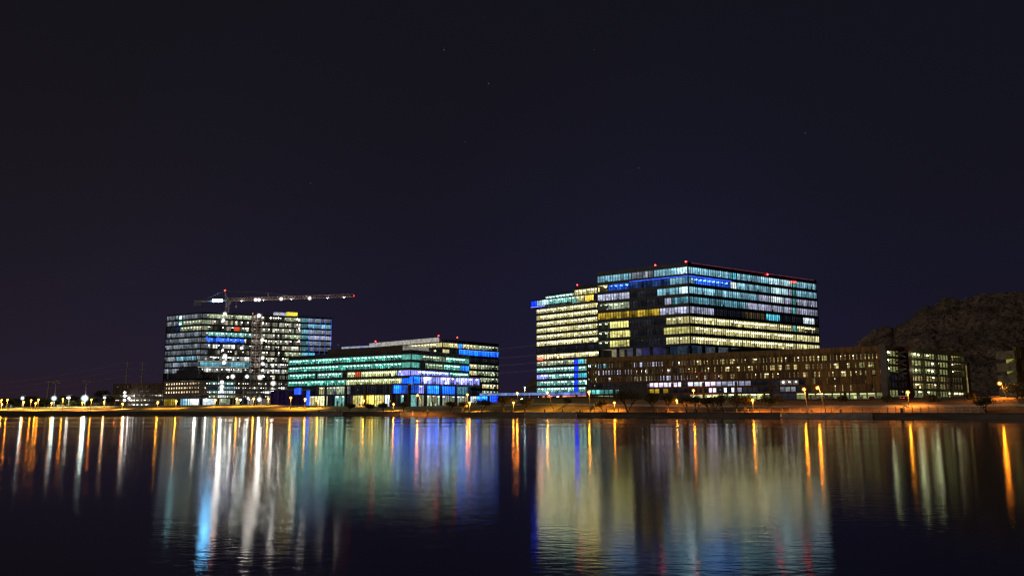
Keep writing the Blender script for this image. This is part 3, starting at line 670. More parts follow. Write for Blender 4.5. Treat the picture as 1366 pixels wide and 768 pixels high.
# ============ E: left tower under construction
L5, C5, R5 = pt(219.5, 608, 470), pt(267, 589, 470), pt(442, 628, 470)
con = thing('unfinished_tower', (C5.x, C5.y, 6), 'unfinished high rise tower with site lights, hoist and open floors below a crane', 'building')
h1, h2 = Face(L5, C5), Face(C5, R5); z5 = zat(418.2, 589); fh5 = 4.43; wh5 = 3.1; sp_ = MB()
lefts = [[(None, 238, 'gb'), (238, 243, 'tw'), (243, None, 'gb')], [(None, 238, 'gb'), (238, 243, 'tw'), (243, None, 'gr')], [(None, 233, 'd'), (233, 240, 'navy'), (240, None, 'gr')]] + [[(None, None, 'gb')]] * 4 + [[(None, 234, 'gb'), (234, 262, 'lb'), (262, None, 'gb')], [(None, 243, 'gb'), (243, None, 'gb')], [(None, 239, 'gb'), (239, None, 'd')]]
mid = ['gr', 'site', 'site', 'tw', 'deept', 'sitew', 'site', 'sitew', 'tb', 'sitew', 'd', 'sited', 'sited']
for k in range(12):
    z1 = z5 - k * fh5
    if k < 10: band(con, h1, z1 - wh5, z1, lefts[k], bay=1.7, fi=0)
    elif k == 11: band(con, h1, z1 - wh5, z1, [(None, 232, 'dk'), (232, 240, 'dk'), (240, None, 'gb')], bay=1.7, fi=0)
    m_ = mid[k]
    if k == 4: a_ = [(None, 275, 'tw'), (275, 326, 'blue'), (326, 336, 'site')]
    elif k == 2: a_ = [(None, 271, 'red'), (271, 312, 'site'), (312, 320, 'red'), (320, 336, 'site')]
    else: a_ = [(None, 336, m_)]
    b3 = [(336, 348, 'sited'), (348, 380, 'site' if k not in (8, 9) else 'sitew'), (380, 402, 'site' if k % 3 else 'gr'), (402, 411, 'tb')]
    if k < 6: b3 += [(411, None, ['gb', 'lb', 'gb', 'mv', 'gb', 'gb'][k])]
    elif k == 6: b3 += [(411, 420, 'cyan'), (420, None, 'd')]
    else: b3 += [(411, None, 'dk')]
    if k == 11: b3 = [(336, 362, 'sitew'), (362, 386, 'sited'), (386, None, 'dk')]
    band(con, h2, z1 - wh5, z1, a_ + b3, bay=1.7, fi=1, gl='glass' if k < 9 else None, fix=1.0)
    for i, fc in enumerate((h1, h2)):
        if i == 0 and k in (10,): continue
        spandrel(sp_, fc, z1, z1 + fh5 - wh5, ext=.1 * i)
sp_.build('spandrel', M['clad'], con)
# blue curtain patch and netting
mb = MB(); z1 = z5 - 3.9 * fh5; u0, u1 = h2.u_of(275, z1), h2.u_of(326, z1); u = u0
while u < u1:
    w_ = R.uniform(.5, 2.4); 
    R.random() < .62 and h2.box(mb, u, u + w_ * .97, -.35, -.25, z1 - R.uniform(2.2, 3.2), z1 + R.uniform(-.6, .5), vary((.05, .14, 1.1), .7))
    u += w_
mb.build('blue_hoarding_mesh', M['interior'], con)
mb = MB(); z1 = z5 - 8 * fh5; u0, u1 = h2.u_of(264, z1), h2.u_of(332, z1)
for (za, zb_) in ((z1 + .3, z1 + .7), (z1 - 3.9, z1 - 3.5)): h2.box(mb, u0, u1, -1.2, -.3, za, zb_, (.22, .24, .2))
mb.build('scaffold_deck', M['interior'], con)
mb = MB(); z1 = z5 - 10 * fh5; h2.box(mb, h2.u_of(270, z1), h2.u_of(331, z1), -2.5, -.2, z1 - 3.2, z1 + 1.6); h1.box(mb, h1.u_of(239, z1), h1.L + 2, -2.5, -.2, z1 - 3.2, z1 + 3); mb.build('netted_volume', M['clad'], con)
# slanting bracing over the netted part, columns, hoist
mb = MB()
for i in range(9):
    u = lerp(h2.u_of(272, z1), h2.u_of(331, z1), i / 8); mb.bar(h2.p(u, -2.7, z1 - 3.2), h2.p(u + 4, -2.7, z1 + 1.6), .16)
mb.build('net_bracing_lattice', M['steel'], con)
columns(con, h2, [lerp(0, h2.L * .8, i / 7) for i in range(8)], .5, .8, 1.8, 6, z5 - 10 * fh5, 'conc')
columns(con, h1, [lerp(4, h1.L, i / 3) for i in range(4)], .4, .8, 1.6, 6, z5 - 10 * fh5 + 1, 'conc')
mb = MB(); uh0, uh1 = h2.u_of(334, 40), h2.u_of(346, 40)
for u in (uh0, (uh0 + uh1) / 2, uh1):
    for w in (-3.2, -1.0): h2.box(mb, u - .12, u + .12, w, w + .24, 6, z5 + 2)
z = 8
while z < z5:
    h2.box(mb, uh0, uh1, -3.2, -.9, z, z + .22); mb.bar(h2.p(uh0, -3.2, z), h2.p((uh0 + uh1) / 2, -3.2, z + 2.2), .1); mb.bar(h2.p((uh0 + uh1) / 2, -3.2, z + 2.2), h2.p(uh1, -3.2, z), .1)
    z += 2.2
mb.build('hoist_tower', M['crane'], con)
mb = MB(); h2.box(mb, uh0, uh0 + 2.5, -2.9, -1.2, 40, 43); h2.box(mb, uh1 - 2.5, uh1, -2.9, -1.2, 22, 25); mb.build('hoist_car', M['mauve'], con)
mb = MB()
for px in (412, 418, 426, 433, 441): u = h2.u_of(px, 50); h2.box(mb, u - .16, u + .16, -.5, -.16, z5 - 6 * fh5 - 1, z5 + .4, (.015, .04, .32))
mb.build('blue_fin', M['interior'], con)
B5 = shell(con, [L5, C5, R5], 6, z5 + 1.3)
mb = MB(); zr = z5 + 1.3   # rooftop formwork
for i in range(60):
    u = R.uniform(h2.L * .15, h2.L * .98); w = R.uniform(1, 20); mb.bar(h2.p(u, w, zr), h2.p(u, w, zr + R.uniform(1, 3.2)), .12)
for i in range(14):
    u = R.uniform(h2.L * .1, h2.L * .8); mb.bar(h2.p(u, 1.5, zr + 1.6), h2.p(u + R.uniform(5, 12), 1.5, zr + 1.6), .15)
mb.build('roof_formwork', M['redst'], con)
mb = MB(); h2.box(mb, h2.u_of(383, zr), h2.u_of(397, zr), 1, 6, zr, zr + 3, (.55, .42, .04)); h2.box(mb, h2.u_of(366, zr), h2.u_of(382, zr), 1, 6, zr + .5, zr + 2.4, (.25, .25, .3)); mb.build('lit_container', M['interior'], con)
for px, py, D, r, mt in ((300, 418.5, 594, .75, 'fwhite'), (298, 427, 594, .7, 'fwhite'), (345.5, 421, 600, .85, 'fwhite'), (300, 474.5, 590, .85, 'fwhite'), (299, 483.5, 590, .8, 'fwhite'), (297, 467, 590, .5, 'fwhite'), (240.5, 424.5, 600, .45, 'fteal'), (240, 432, 600, .45, 'fteal'),
                         (310.5, 502, 580, .85, 'fwhite'), (304, 503, 580, .5, 'fwhite'), (329.5, 502, 580, .75, 'fcool'), (347, 503, 570, 1.0, 'fwhite'), (350, 453, 600, .7, 'fwhite'), (350.5, 477, 600, .7, 'fwhite'), (350.5, 485, 600, .75, 'fwhite'), (322, 464, 592, .6, 'fwhite'), (399, 455, 612, .4, 'fwhite'), (399, 438, 612, .4, 'fwhite'), (399, 427, 612, .4, 'fwhite')):
    flood(con, px, py, D, r, mt)

for i in range(34):
    px = R.choice((R.uniform(272, 334), R.uniform(348, 402), 298, 351)); k = R.randrange(11)
    z = z5 - k * fh5 - .7; u = h2.u_of(px, z); p_ = h2.p(u, R.uniform(.2, 2), z); mb = MB(); mb.box(p_ + Vector((0, .3, .1)), (.7, .3, .4)); o = mb.build('work_or_fill_light', M['clad2'], con)
    b2 = MB(); b2.ball(p_, R.uniform(.2, .38), .8); b2.build('lamp', M['fwhite'], o, True)
# ============ F: left podium + left parking structure
def garage(root, fc, z0, z1, levels, lit, cover, panel='brown', bay=3.2, spand=.42, proud=.35, fi=0, pxr=None):
    """open parking decks behind metal screens. lit: style per level (list of segs)"""
    H = (z1 - z0) / levels; sb = MB(); pn = MB(); mi = []
    for k in range(levels):
        zt_ = z1 - k * H
        band(root, fc, zt_ - H, zt_ - H * spand, lit[k], bay=bay / 2, gl=None, frame='brownd', depth=9, fi=fi, mw=.25, name='parking_level')
        fc.box(sb, -.05, fc.L + .05, -proud * .6, .8, zt_ - H * spand, zt_)
        u = 0
        cv = cover[k]
        while u < fc.L:
            px = proj(fc.p(u, 0, zt_))[0]; c = cv(px) if callable(cv) else cv
            if c < .1: u += 1; continue
            w = R.uniform(.7, 1.0) * lerp(.9, 2.6, c); gap = R.choice((.25, .35, .5, .8 if c > .5 else 1.8)) * (1 if R.random() > c * .55 else .15)
            dp_ = R.uniform(0, .12)
            mi += [0 if R.random() < .6 else 1] * 6; fc.box(pn, u, min(fc.L, u + w), -proud - dp_, -proud + .1, zt_ - H - (.12 if R.random() < .5 else .3), zt_ - .05)
            u += w + gap
    for k in range(levels): fc.box(sb, 0, fc.L, -.12, .1, z1 - (k + .62) * H, z1 - (k + .56) * H)
    if sb.v: sb.build('deck_edge', M[panel], root)
    if pn.v:
        for k in range(levels):
            for f_ in (.06, .95): fc.box(pn, 0, fc.L, -proud + .1, -proud + .16, z1 - (k + f_) * H - .06, z1 - (k + f_) * H)
        o = pn.build('screen_cladding', M[panel], root)
        if panel == 'brown':
            o.data.materials.append(M['brown2']); o.data.polygons.foreach_set('material_index', mi + [0] * (len(o.data.polygons) - len(mi)))
P6a, P6b, P6c = pt(151, 596, 520), pt(218, 575, 520), pt(266, 548, 520)
gl_ = thing('parking_structure', (P6a.x, P6a.y, 5), 'long dark open parking deck at the far left with rows of small white lights', 'parking garage')
fg = Face(P6a, P6b); zt6 = zat(511.5, 590)
mixed = lambda a, b_, sts: [(lerp(a, b_, i / len(sts)), lerp(a, b_, (i + 1) / len(sts)), s_) for i, s_ in enumerate(sts)]
garage(gl_, fg, 5.5, zt6, 5, [mixed(150, 220, ['d', 'dbr', 'd', 'dbr', 'd', 'd']), mixed(150, 220, ['dbr', 'd', 'dbr', 'sited', 'dbr', 'dbr']), mixed(150, 220, ['dbr', 'site', 'sitew', 'sited', 'site', 'sited', 'gr']), mixed(150, 220, ['sited', 'sited', 'sitew', 'site', 'site', 'sited', 'sited']), mixed(150, 220, ['d', 'sited', 'sitew', 'site', 'site', 'sited', 'd'])], [.3, .2, .05, .05, .05], panel='brownd')
shell(gl_, [P6a, P6b, P6b + Vector((10, 40))], 5, zt6)
for px, py in ((166.5, 523.5), (166.5, 528), (166, 533.5), (172, 531)): flood(gl_, px, py, 585, .6, 'fwhite')
pod = thing('podium_building', (P6c.x, P6c.y, 5), 'low podium of open storeys with round cream lights at the foot of the unfinished tower', 'building')
fp0, fp1 = Face(P6b, P6c), Face(P6c, pt(386, 560, 520)); zt7 = zat(507, 548)
crd = [(None, None, 'dbr')]
garage(pod, fp0, 11, zt7, 4, [[(None, None, 'dbr')]] * 4, [.05, .05, .05, .8], panel='mauve', fi=0)
mb = MB()
for k in range(3):
    z = zt7 - (k + .62) * (zt7 - 11) / 4
    for i in range(13):
        u = 3 + i * (fp0.L - 5) / 12; c = vary((1.5, 1.15, .65), .35)
        mb = MB(); mb.ball(fp0.p(u, .6, z), .62, 1.2, 8, 5, c); mb.build('ceiling_light', M['interior'], pod)
garage(pod, fp1, 11, zt7, 4, [mixed(266, 386, ['sited', 'tw', 'tw', 'tw', 'sited', 'sited', 'site', 'sited', 'site', 'sited']), mixed(266, 386, ['sited', 'navy', 'lb', 'lb', 'sited', 'sited', 'sitew', 'sited', 'sitew', 'sitew']), mixed(266, 386, ['sited', 'tw', 'w', 'w', 'sited', 'sited', 'sited', 'sitew', 'sitew', 'sited']), mixed(266, 386, ['dk', 'gr', 'w', 'gr', 'sited', 'sited', 'sited', 'sited', 'dk', 'dk'])], [.05] * 4, panel='clad2', fi=1)
gf = MB()
band(pod, fp0, 5.5, 10.4, [(218, 236, 'yel'), (236, 240, 'dk'), (240, 250, 'lb'), (250, None, 'w')], bay=3, gl=None, fi=0); band(pod, fp1, 5.5, 10.4, [(None, 270, 'dk'), (270, 287, 'w'), (287, 292, 'dk'), (292, 307, 'gr'), (307, 314, 'd'), (314, 320, 'crd'), (320, 330, 'd'), (330, 350, 'sitew'), (350, 368, 'sited'), (368, None, 'dk')], bay=3, gl=None, fi=1)
for fc in (fp0, fp1): fc.box(gf, 0, fc.L, -.3, .8, 10.4, 11)
gf.build('deck_edge', M['clad2'], pod)
shell(pod, [P6b, P6c, pt(386, 560, 520)], 5, zt7)
mb = MB()
for px in (291, 312, 325, 334, 342, 346): u = fp1.u_of(px, 15); fp1.box(mb, u - .2, u + .2, -1.6, -1.2, 5, zt7 + 3)
for z in (11.2, 15, 19): fp1.box(mb, fp1.u_of(325, 15), fp1.u_of(346, 15), -1.6, -1.4, z, z + .3)
mb.build('scaffold', M['steel'], pod)
for px, py, r in ((296, 509.5, .7), (296, 515.5, .8), (295.5, 520.5, .7), (364.5, 511, .9), (364, 521, 1.0), (275, 533.5, .7), (260.5, 536.5, 1.1), (346, 532.5, .8), (331, 531, .5), (321, 533, .4)): flood(pod, px, py, 540, r, 'fwhite')

# ============ tower crane
def lattice(mb, a, b_, w, h, step, t=.16, tri=False):
    a = Vector(a); b_ = Vector(b_); d = (b_ - a).normalized(); L_ = (b_ - a).length
    vert = abs(d.z) > .8; side = Vector((d.y, -d.x, 0)).normalized() if not vert else Vector((1, 0, 0)); upv = Vector((0, 0, 1)) if not vert else Vector((0, 1, 0))
    cs = [side * w / 2, -side * w / 2, side * w / 2 + upv * h, -side * w / 2 + upv * h] if not tri else [side * w / 2, -side * w / 2, upv * h]
    for c in cs: mb.bar(a + c, b_ + c, t * 1.3)
    n_ = int(L_ / step)
    for i in range(n_):
        p, q = a + d * (i * step), a + d * ((i + 1) * step); m_ = (p + q) / 2
        if tri:
            for c in cs[:2]: mb.bar(p + c, m_ + cs[2], t); mb.bar(m_ + cs[2], q + c, t)
            mb.bar(p + cs[0], q + cs[1], t * .7)
        else:
            for c, e_ in ((cs[0], cs[2]), (cs[1], cs[3]), (cs[0], cs[1]), (cs[2], cs[3])): mb.bar(p + c, q + e_, t); mb.bar(p + c, p + e_, t)
kr = at(303, 401.5, 600); cr_ = thing('tower_crane', (kr.x, kr.y, z5), 'tower crane with long lit lattice jib above the unfinished tower', 'crane')
tip = at(472, 396.8, 580); tip.z = kr.z + .4; ctl = at(262, 403.2, 607); ctl.z = kr.z
mb = MB(); lattice(mb, (kr.x, kr.y, z5 - 2), (kr.x, kr.y, kr.z), 2.2, 2.2, 2.4, .2); mb.build('mast', M['crane'], cr_)
mb = MB(); lattice(mb, kr, tip, 1.6, 2.1, 3.0, .21, True); mb.build('jib', M['crane'], cr_)
mb = MB(); lattice(mb, kr, ctl, 1.6, .8, 3, .18); mb.build('counter_jib', M['crane'], cr_)
mb = MB(); mb.box(ctl + Vector((1, 0, -.5)), (5.5, 2, 4.6)); mb.build('counterweight', M['conc'], cr_)
pk = at(300, 388, 601); mb = MB(); 
for dx in (-1, 1):
    for dy in (-1, 1): mb.bar((kr.x + dx * 1.1, kr.y + dy, kr.z), (pk.x, pk.y, pk.z), .28)
for i in range(1, 5):
    q0 = lerp(Vector((kr.x - 1.1, kr.y - 1, kr.z)), pk, i / 5); q1 = lerp(Vector((kr.x + 1.1, kr.y - 1, kr.z)), pk, i / 5); mb.bar(q0, q1, .18)
mb.build('tower_peak', M['crane'], cr_)
mb = MB(); mb.box((kr.x + 2.2, kr.y - 1.2, kr.z - 1.4), (1.8, 2, 2.2)); mb.build('cab', M['white'], cr_)
st_ = at(357, 399, 594); stt = at(358, 390.5, 594); mb = MB(); mb.bar(st_, stt, .3); mb.build('jib_strut', M['crane'], cr_)
mb = MB(); q = lerp(kr, tip, .52) + Vector((0, 0, 2.1)); mb.bar(pk, stt, .16); mb.bar(stt, q, .16); mb.bar(pk, ctl, .14); mb.build('pendant_line', M['steel'], cr_)
hk = lerp(kr, tip, .075); mb = MB(); mb.bar(hk, hk - Vector((0, 0, 4)), .12); mb.box(hk - Vector((0, 0, 4.6)), (.9, .6, 1.4)); mb.build('hook_block', M['crane'], cr_)
b2 = MB(); b2.ball(pk + Vector((0, 0, .4)), .5); b2.build('beacon', M['red'], cr_, True)
b2 = MB(); b2.ball(tip + Vector((0, 0, .9)), .25); b2.build('beacon', M['redbig'], cr_, True)
for px, py in ((341, 399.6), (345.5, 399.8), (375, 398.6), (413, 397.7)): flood(cr_, px, py, 589, .72, 'fwhite')
for f_ in (.12, .30, .52, .66, .80, .93):  # extra small lamps added along the jib to light its steel
    q = lerp(kr, tip, f_) + Vector((0, -1.6, -.5)); mb = MB(); mb.box(q + Vector((0, .3, -.3)), (.5, .6, .2)); o = mb.build('work_or_fill_light', M['clad2'], cr_); b2 = MB(); b2.ball(q, .16, 1, 6, 4); b2.build('lamp', M['fwhite'], o, True)
sgn = at(290, 400.7, 601); mb = MB(); mb.box(sgn, (7.0, .8, 2.1)); mb.build('lit_sign', M['fblue'], cr_)

# ============ B: brown parking garage
G0, G1, G2 = pt(783, 368, 500), pt(1179, 295, 500), pt(1287, 334, 500)
gar = thing('parking_garage', (G1.x, G1.y, 7), 'long brown parking garage with rusty metal screens below the tall tower', 'parking garage')
ga, gb_ = Face(G0, G1), Face(G1, G2)
zG = zat(460, 295) - .2; zLow = zG - 5 * 3.15 - 1.6
sb = MB(); spandrel(sb, ga, zG - 1.9, zG, proud=.4, u1=ga.L); sb.build('parapet', M['brown'], gar)
H5 = zG - 1.9
lilac = lambda: [(783, 797, 'tw'), (797, 818, 'lbw'), (818, 850, 'site'), (850, 875, 'mv'), (875, 905, 'site'), (905, 960, 'park'), (960, None, 'park')]
l1 = [(None, 797, 'tw'), (797, 812, 'tb'), (812, 845, 'site'), (845, 890, 'mv'), (890, 920, 'site'), (920, 945, 'park'), (945, None, 'park')]
l2 = [(None, 797, 'gr'), (797, 803, 'lil'), (803, 845, 'mv'), (845, 880, 'site'), (880, 910, 'sited'), (910, None, 'park')]
l3 = [(None, 797, 'gr'), (797, 845, 'sited'), (845, 880, 'site'), (880, 910, 'mv'), (910, 960, 'sited'), (960, None, 'park')]
cvf = lambda lo, hi: (lambda px: lo if px < 905 else (hi if px > 960 else lerp(lo, hi, (px - 905) / 55)))
garage(gar, ga, H5 - 3 * 3.03, H5, 3, [l1, l2, l3], [cvf(.12, .22), cvf(.15, .34), cvf(.15, .45)], bay=2.8, spand=.3)
# lower levels: open left, panelled right (two rows)
zA = H5 - 3 * 3.03; uS = ga.u_of(1075, 18)
gq = Face(ga.p(uS, 0, 0).xy, G1)
garage(gar, gq, zA - 5.5, zA, 2, [[(None, None, 'park')]] * 2, [1, .95], bay=2.8, spand=.1, proud=.5)
go = Face(G0, ga.p(uS, 0, 0).xy)
sb = MB(); go.box(sb, 0, go.L, -.45, .8, zA - .8, zA); go.box(sb, 0, go.L, -.45, .8, zA - 3.4, zA - 2.7); go.box(sb, 0, go.L, -.45, .8, zA - 6.0, zA - 5.3); gq.box(sb, 0, gq.L, -.5, .8, zA - 6.0, zA - 5.53)
sb.build('deck_edge', M['brownd'], gar)
band(gar, go, zA - 2.7, zA - .8, [(None, 803, 'dk'), (803, 866, 'dk'), (866, 904, 'lil'), (904, 909, 'w'), (909, 917, 'd'), (917, 925, 'lil'), (925, 940, 'w'), (940, 955, 'lil'), (955, 985, 'mv'), (985, 1002, 'mv'), (1002, 1040, 'd'), (1040, 1066, 'sited'), (1066, None, 'dk')], bay=2.2, gl=None, frame='brownd', mw=.3, fi=2)
band(gar, go, zA - 5.3, zA - 3.4, [(None, 818, 'teb'), (818, 828, 'tb'), (828, 866, 'dk'), (866, 880, 'yel'), (880, 884, 'dk'), (884, 892, 'yel'), (892, 945, 'dk'), (945, 956, 'lil'), (956, 965, 'd'), (965, 970, 'w'), (970, 975, 'd'), (975, 980, 'w'), (980, 990, 'mv'), (990, 1040, 'd'), (1040, 1062, 'gb'), (1062, None, 'dk')], bay=2.2, gl=None, frame='brownd', mw=.3, fi=3)
zB = zA - 6.0
band(gar, go, 7.0, zB, [(None, 805, 'crd'), (805, 830, 'gr'), (830, 847, 'dk'), (847, 853, 'crb'), (853, 863, 'dk'), (863, 866, 'yg'), (866, 920, 'dk'), (920, 960, 'crd'), (960, 1030, 'parkb'), (1030, 1062, 'd'), (1062, None, 'parkb')], bay=3, gl=None, frame='brownd', mw=.3, fi=4)
band(gar, gq, 7.0, zB, [(None, None, 'parkb')], bay=3, gl=None, frame='conc', mw=.5, fi=5)
mb = MB(); gq.box(mb, 0, gq.L, 1.2, 1.45, zB - .5, zB - .3); go.box(mb, go.u_of(955, 10), go.L, 1.2, 1.45, zB - .25, zB - .05); mb.build('strip_light', emit('strip_light', (.95, 1, .5), 1.6, False), gar)
columns(gar, ga, [i * ga.L / 9 for i in range(10)], .45, -.3, .6, 6, zA - 1, 'concd')
# tall dark pier between the two wings
mb = MB(); ga.box(mb, ga.L - .8, ga.L + 1.2, -1.0, 3, 5, zG + .4); mb.build('pier', M['clad2'], gar)
# dark block on the lake side of the garage
mb = MB(); ga.box(mb, ga.u_of(829, 12), ga.u_of(867, 12), -2.6, -.5, 6, zA - 1.3); mb.build('service_block', M['clad'], gar)
# right wing: open concrete frame, dark red stair
H6 = (zG - 1.5 - 10.2) / 5.; fr6 = MB(); spandrel(fr6, gb_, zG - 1.6, zG + .2, proud=.5)
for k in range(6):
    z1 = zG - 1.6 - k * H6
    st = ['parkb', 'parkb', 'parkb', 'park', 'park', 'parkb'][k]
    segs6 = [(None, 1199, st), (1199, 1207, 'dk'), (1207, 1265, st), (1265, None, 'park' if k < 5 else 'crd')] if k < 3 or k == 5 else [(None, 1216, 'dk'), (1216, 1262, st), (1262, None, 'dbr')]
    band(gar, gb_, max(7, z1 - H6 * .72), z1 - (.02 if k else 0), segs6, bay=2.4, gl=None, frame='brownd', depth=12, mw=.16, fi=6)
    if k: gb_.box(fr6, 0, gb_.L, -.35, .8, z1, z1 + H6 * .28)
for px in (1180, 1211, 1231, 1249, 1267, 1285): u = gb_.u_of(px, 20); gb_.box(fr6, u - .45, u + .45, -.7, .5, 6, zG + .1)
fr6.build('concrete_frame', M['conc'], gar)
# ceilings of the decks: real lamps
mb = MB()
for px, py in ((1184.5, 469.5), (1185, 480), (1186, 491), (1220, 472), (1222, 493), (1244, 485), (1244, 495)): mb.ball(at(px, py, 303), .3, .7)
o = mb.build('deck_lamp', emit('deck_lamp', (.9, 1, .55), 30), gar, True)
mb = MB(); u0, u1 = gb_.u_of(1190, 20), gb_.u_of(1209, 20); zz = 9.
while zz < zG - 2:
    a0, a1 = (u0, u1) if int((zz - 9) / 1.6) % 2 else (u1, u0)
    mb.bar(gb_.p(a0, -1.5, zz), gb_.p(a1, -1.5, zz + 1.6), .55); mb.bar(gb_.p(a0, -.9, zz + .9), gb_.p(a1, -.9, zz + 2.5), .12); zz += 1.6
gb_.box(mb, u1 - 2.4, u1, -2.2, -.7, 7, zG + .3)
mb.build('fire_stair', M['redst'], gar)
shell(gar, [G0, G1, G2], 6, zG)
mb = MB(); e2 = Face(G2, G2 + Vector((6.5, 20))); e2.box(mb, 0, e2.L, 1, 2, 6, zG - 4); mb.build('end_wall', M['brownd'], gar)
band(gar, e2, 10, 21, [(None, None, 'park')], bay=2.2, gl=None, frame='conc', mw=.4, depth=.9)
# ============ building at the right edge
Q0, Q1, Q2 = pt(1345, 330, 500), pt(1357, 295, 500), pt(1430, 300, 500)
rb = thing('rusty_building', (Q1.x, Q1.y, 7), 'rust panelled building with a yellow green side at the right edge', 'building')
q1, q2 = Face(Q0, Q1), Face(Q1, Q2); zq1 = zat(462, 295)
mb = MB(); q1.box(mb, 0, q1.L, 0, .6, 6, zq1 - 2, None); mb.build('side_wall', surf('olive_wall', (.16, .15, .04), (.3, .28, .08), .8, .5), rb)
mb = MB()
for k in range(4): q1.box(mb, 0, q1.L - 1, -.3, -.02, 9 + k * 4.2, 11 + k * 4.2, vary((.10, .10, .022), .4))
mb.build('side_window', M['interior'], rb)
garage(rb, q2, 8, zq1, 4, [[(None, None, 'dbr')]] * 4, [.8, .9, .8, .9], bay=3, spand=.3)
shell(rb, [Q0, Q1, Q2], 6, zq1)

# ------------------------------------------------------------------ retaining walls, fences, bridge
def poly_wall(name, label, px0, px1, offf, z_, h, mat, n_=40, th=.4, cat='wall'):
    mb = MB()
    c0 = None
    for i in range(n_):
        P = []
        for px in (lerp(px0, px1, i / n_), lerp(px0, px1, (i + 1) / n_)):
            u = (px - 683) / F / 1.002; D = shore(u) + offf(px); P.append((u * D, D, gz(u, offf(px))))
        a, b_ = Vector(P[0]), Vector(P[1]); z0 = min(a.z, b_.z) - .6
        if c0 is None: c0 = a.copy()
        mb.hexa([(a.x, a.y, z0), (b_.x, b_.y, z0), (b_.x, b_.y + th, z0), (a.x, a.y + th, z0), (a.x, a.y, a.z + h), (b_.x, b_.y, b_.z + h), (b_.x, b_.y + th, b_.z + h), (a.x, a.y + th, a.z + h)])
    o = mb.build(name, mat, origin=c0); tag(o, label, cat); return o
poly_wall('retaining_wall', 'low brown retaining wall at the top of the bank before the parking garage', 985, 1330, lambda p: 31, 0, .55, M['concd'])
poly_wall('retaining_wall', 'low retaining wall at the top of the bank below the blue lit bridge', 690, 830, lambda p: 36, 0, .8, M['concd'])
def fence(label, px0, px1, off, h, step, mat=M['steel'], rails=(1.0, .55, .15), name='metal_railing'):
    c = wall_pts(px0, off, 1.9); t = thing(name, c, label, 'railing'); ps = []; n_ = int(abs(px1 - px0) / step)
    pts_ = []
    for i in range(n_ + 1):
        px = lerp(px0, px1, i / n_); u = (px - 683) / F / 1.002; D = shore(u) + off; pts_.append(Vector((u * D, D, gz(u, off))))
    for p in pts_:
        mb = MB(); mb.box(p + Vector((0, 0, h / 2)), (.22, .22, h)); mb.build('post', mat, t)
    mb = MB()
    for a, b_ in zip(pts_, pts_[1:]):
        for r_ in rails: mb.bar(a + Vector((0, 0, h * r_)), b_ + Vector((0, 0, h * r_)), .10)
    mb.build('rail', mat, t)
fence('pale metal railing along the promenade below the open garage wing', 1168, 1300, 8.5, 2.0, 11, M['white'])
fence('thin metal railing behind the wide lake steps', 1050, 1160, 9.5, 1.3, 13)
fence('thin metal post railing along the bank under the dark trees', 860, 1040, 9.0, 1.4, 15, rails=(.9,))
fence('thin metal post railing above the bank left of the garage', 745, 855, 9.0, 1.4, 14, rails=(.9,))
# road bridge in the gap between the buildings
bA, bB = pt(640, 500, 525), pt(800, 455, 525); br = thing('road_bridge', (bA.x, bA.y, 8), 'low road bridge with blue white lit edge between the office buildings', 'bridge')
fbg = Face(bA, bB); mb = MB(); zbr = zat(523.5, 480); fbg.box(mb, -20, fbg.L, 0, 12, zbr - 1.6, zbr - .9); mb.build('deck', M['conc'], br)
mb = MB(); 
for i in range(40): fbg.box(mb, i * fbg.L / 40, (i + 1) * fbg.L / 40 - .1, -.15, -.02, zbr - 1.5, zbr, vary((.07, .11, .25), .5))
mb.build('lit_parapet', M['interior'], br)
columns(br, fbg, [4 + i * fbg.L / 8 for i in range(8)], .5, 3, 4, 5, zbr - 1.6, 'conc', 'pier')
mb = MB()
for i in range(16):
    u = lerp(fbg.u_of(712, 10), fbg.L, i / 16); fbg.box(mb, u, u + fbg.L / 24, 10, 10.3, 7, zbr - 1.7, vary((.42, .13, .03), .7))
mb.build('underpass_glow_wall', M['interior'], br)  # orange glow put into the wall's own emission
# road sign panel
p = at(753 - 45, 519, 470); sg = thing('road_sign', (p.x, p.y, 8), 'blank grey road sign panel above the bridge left of the cream wing', 'sign')
mb = MB(); mb.box(p, (4, .2, 2.2)); mb.build('sign_panel', M['clad2'], sg); mb = MB(); mb.bar((p.x - 1.6, p.y + .2, 7), (p.x - 1.6, p.y + .2, p.z + 1), .25); mb.build('post', M['steel'], sg)

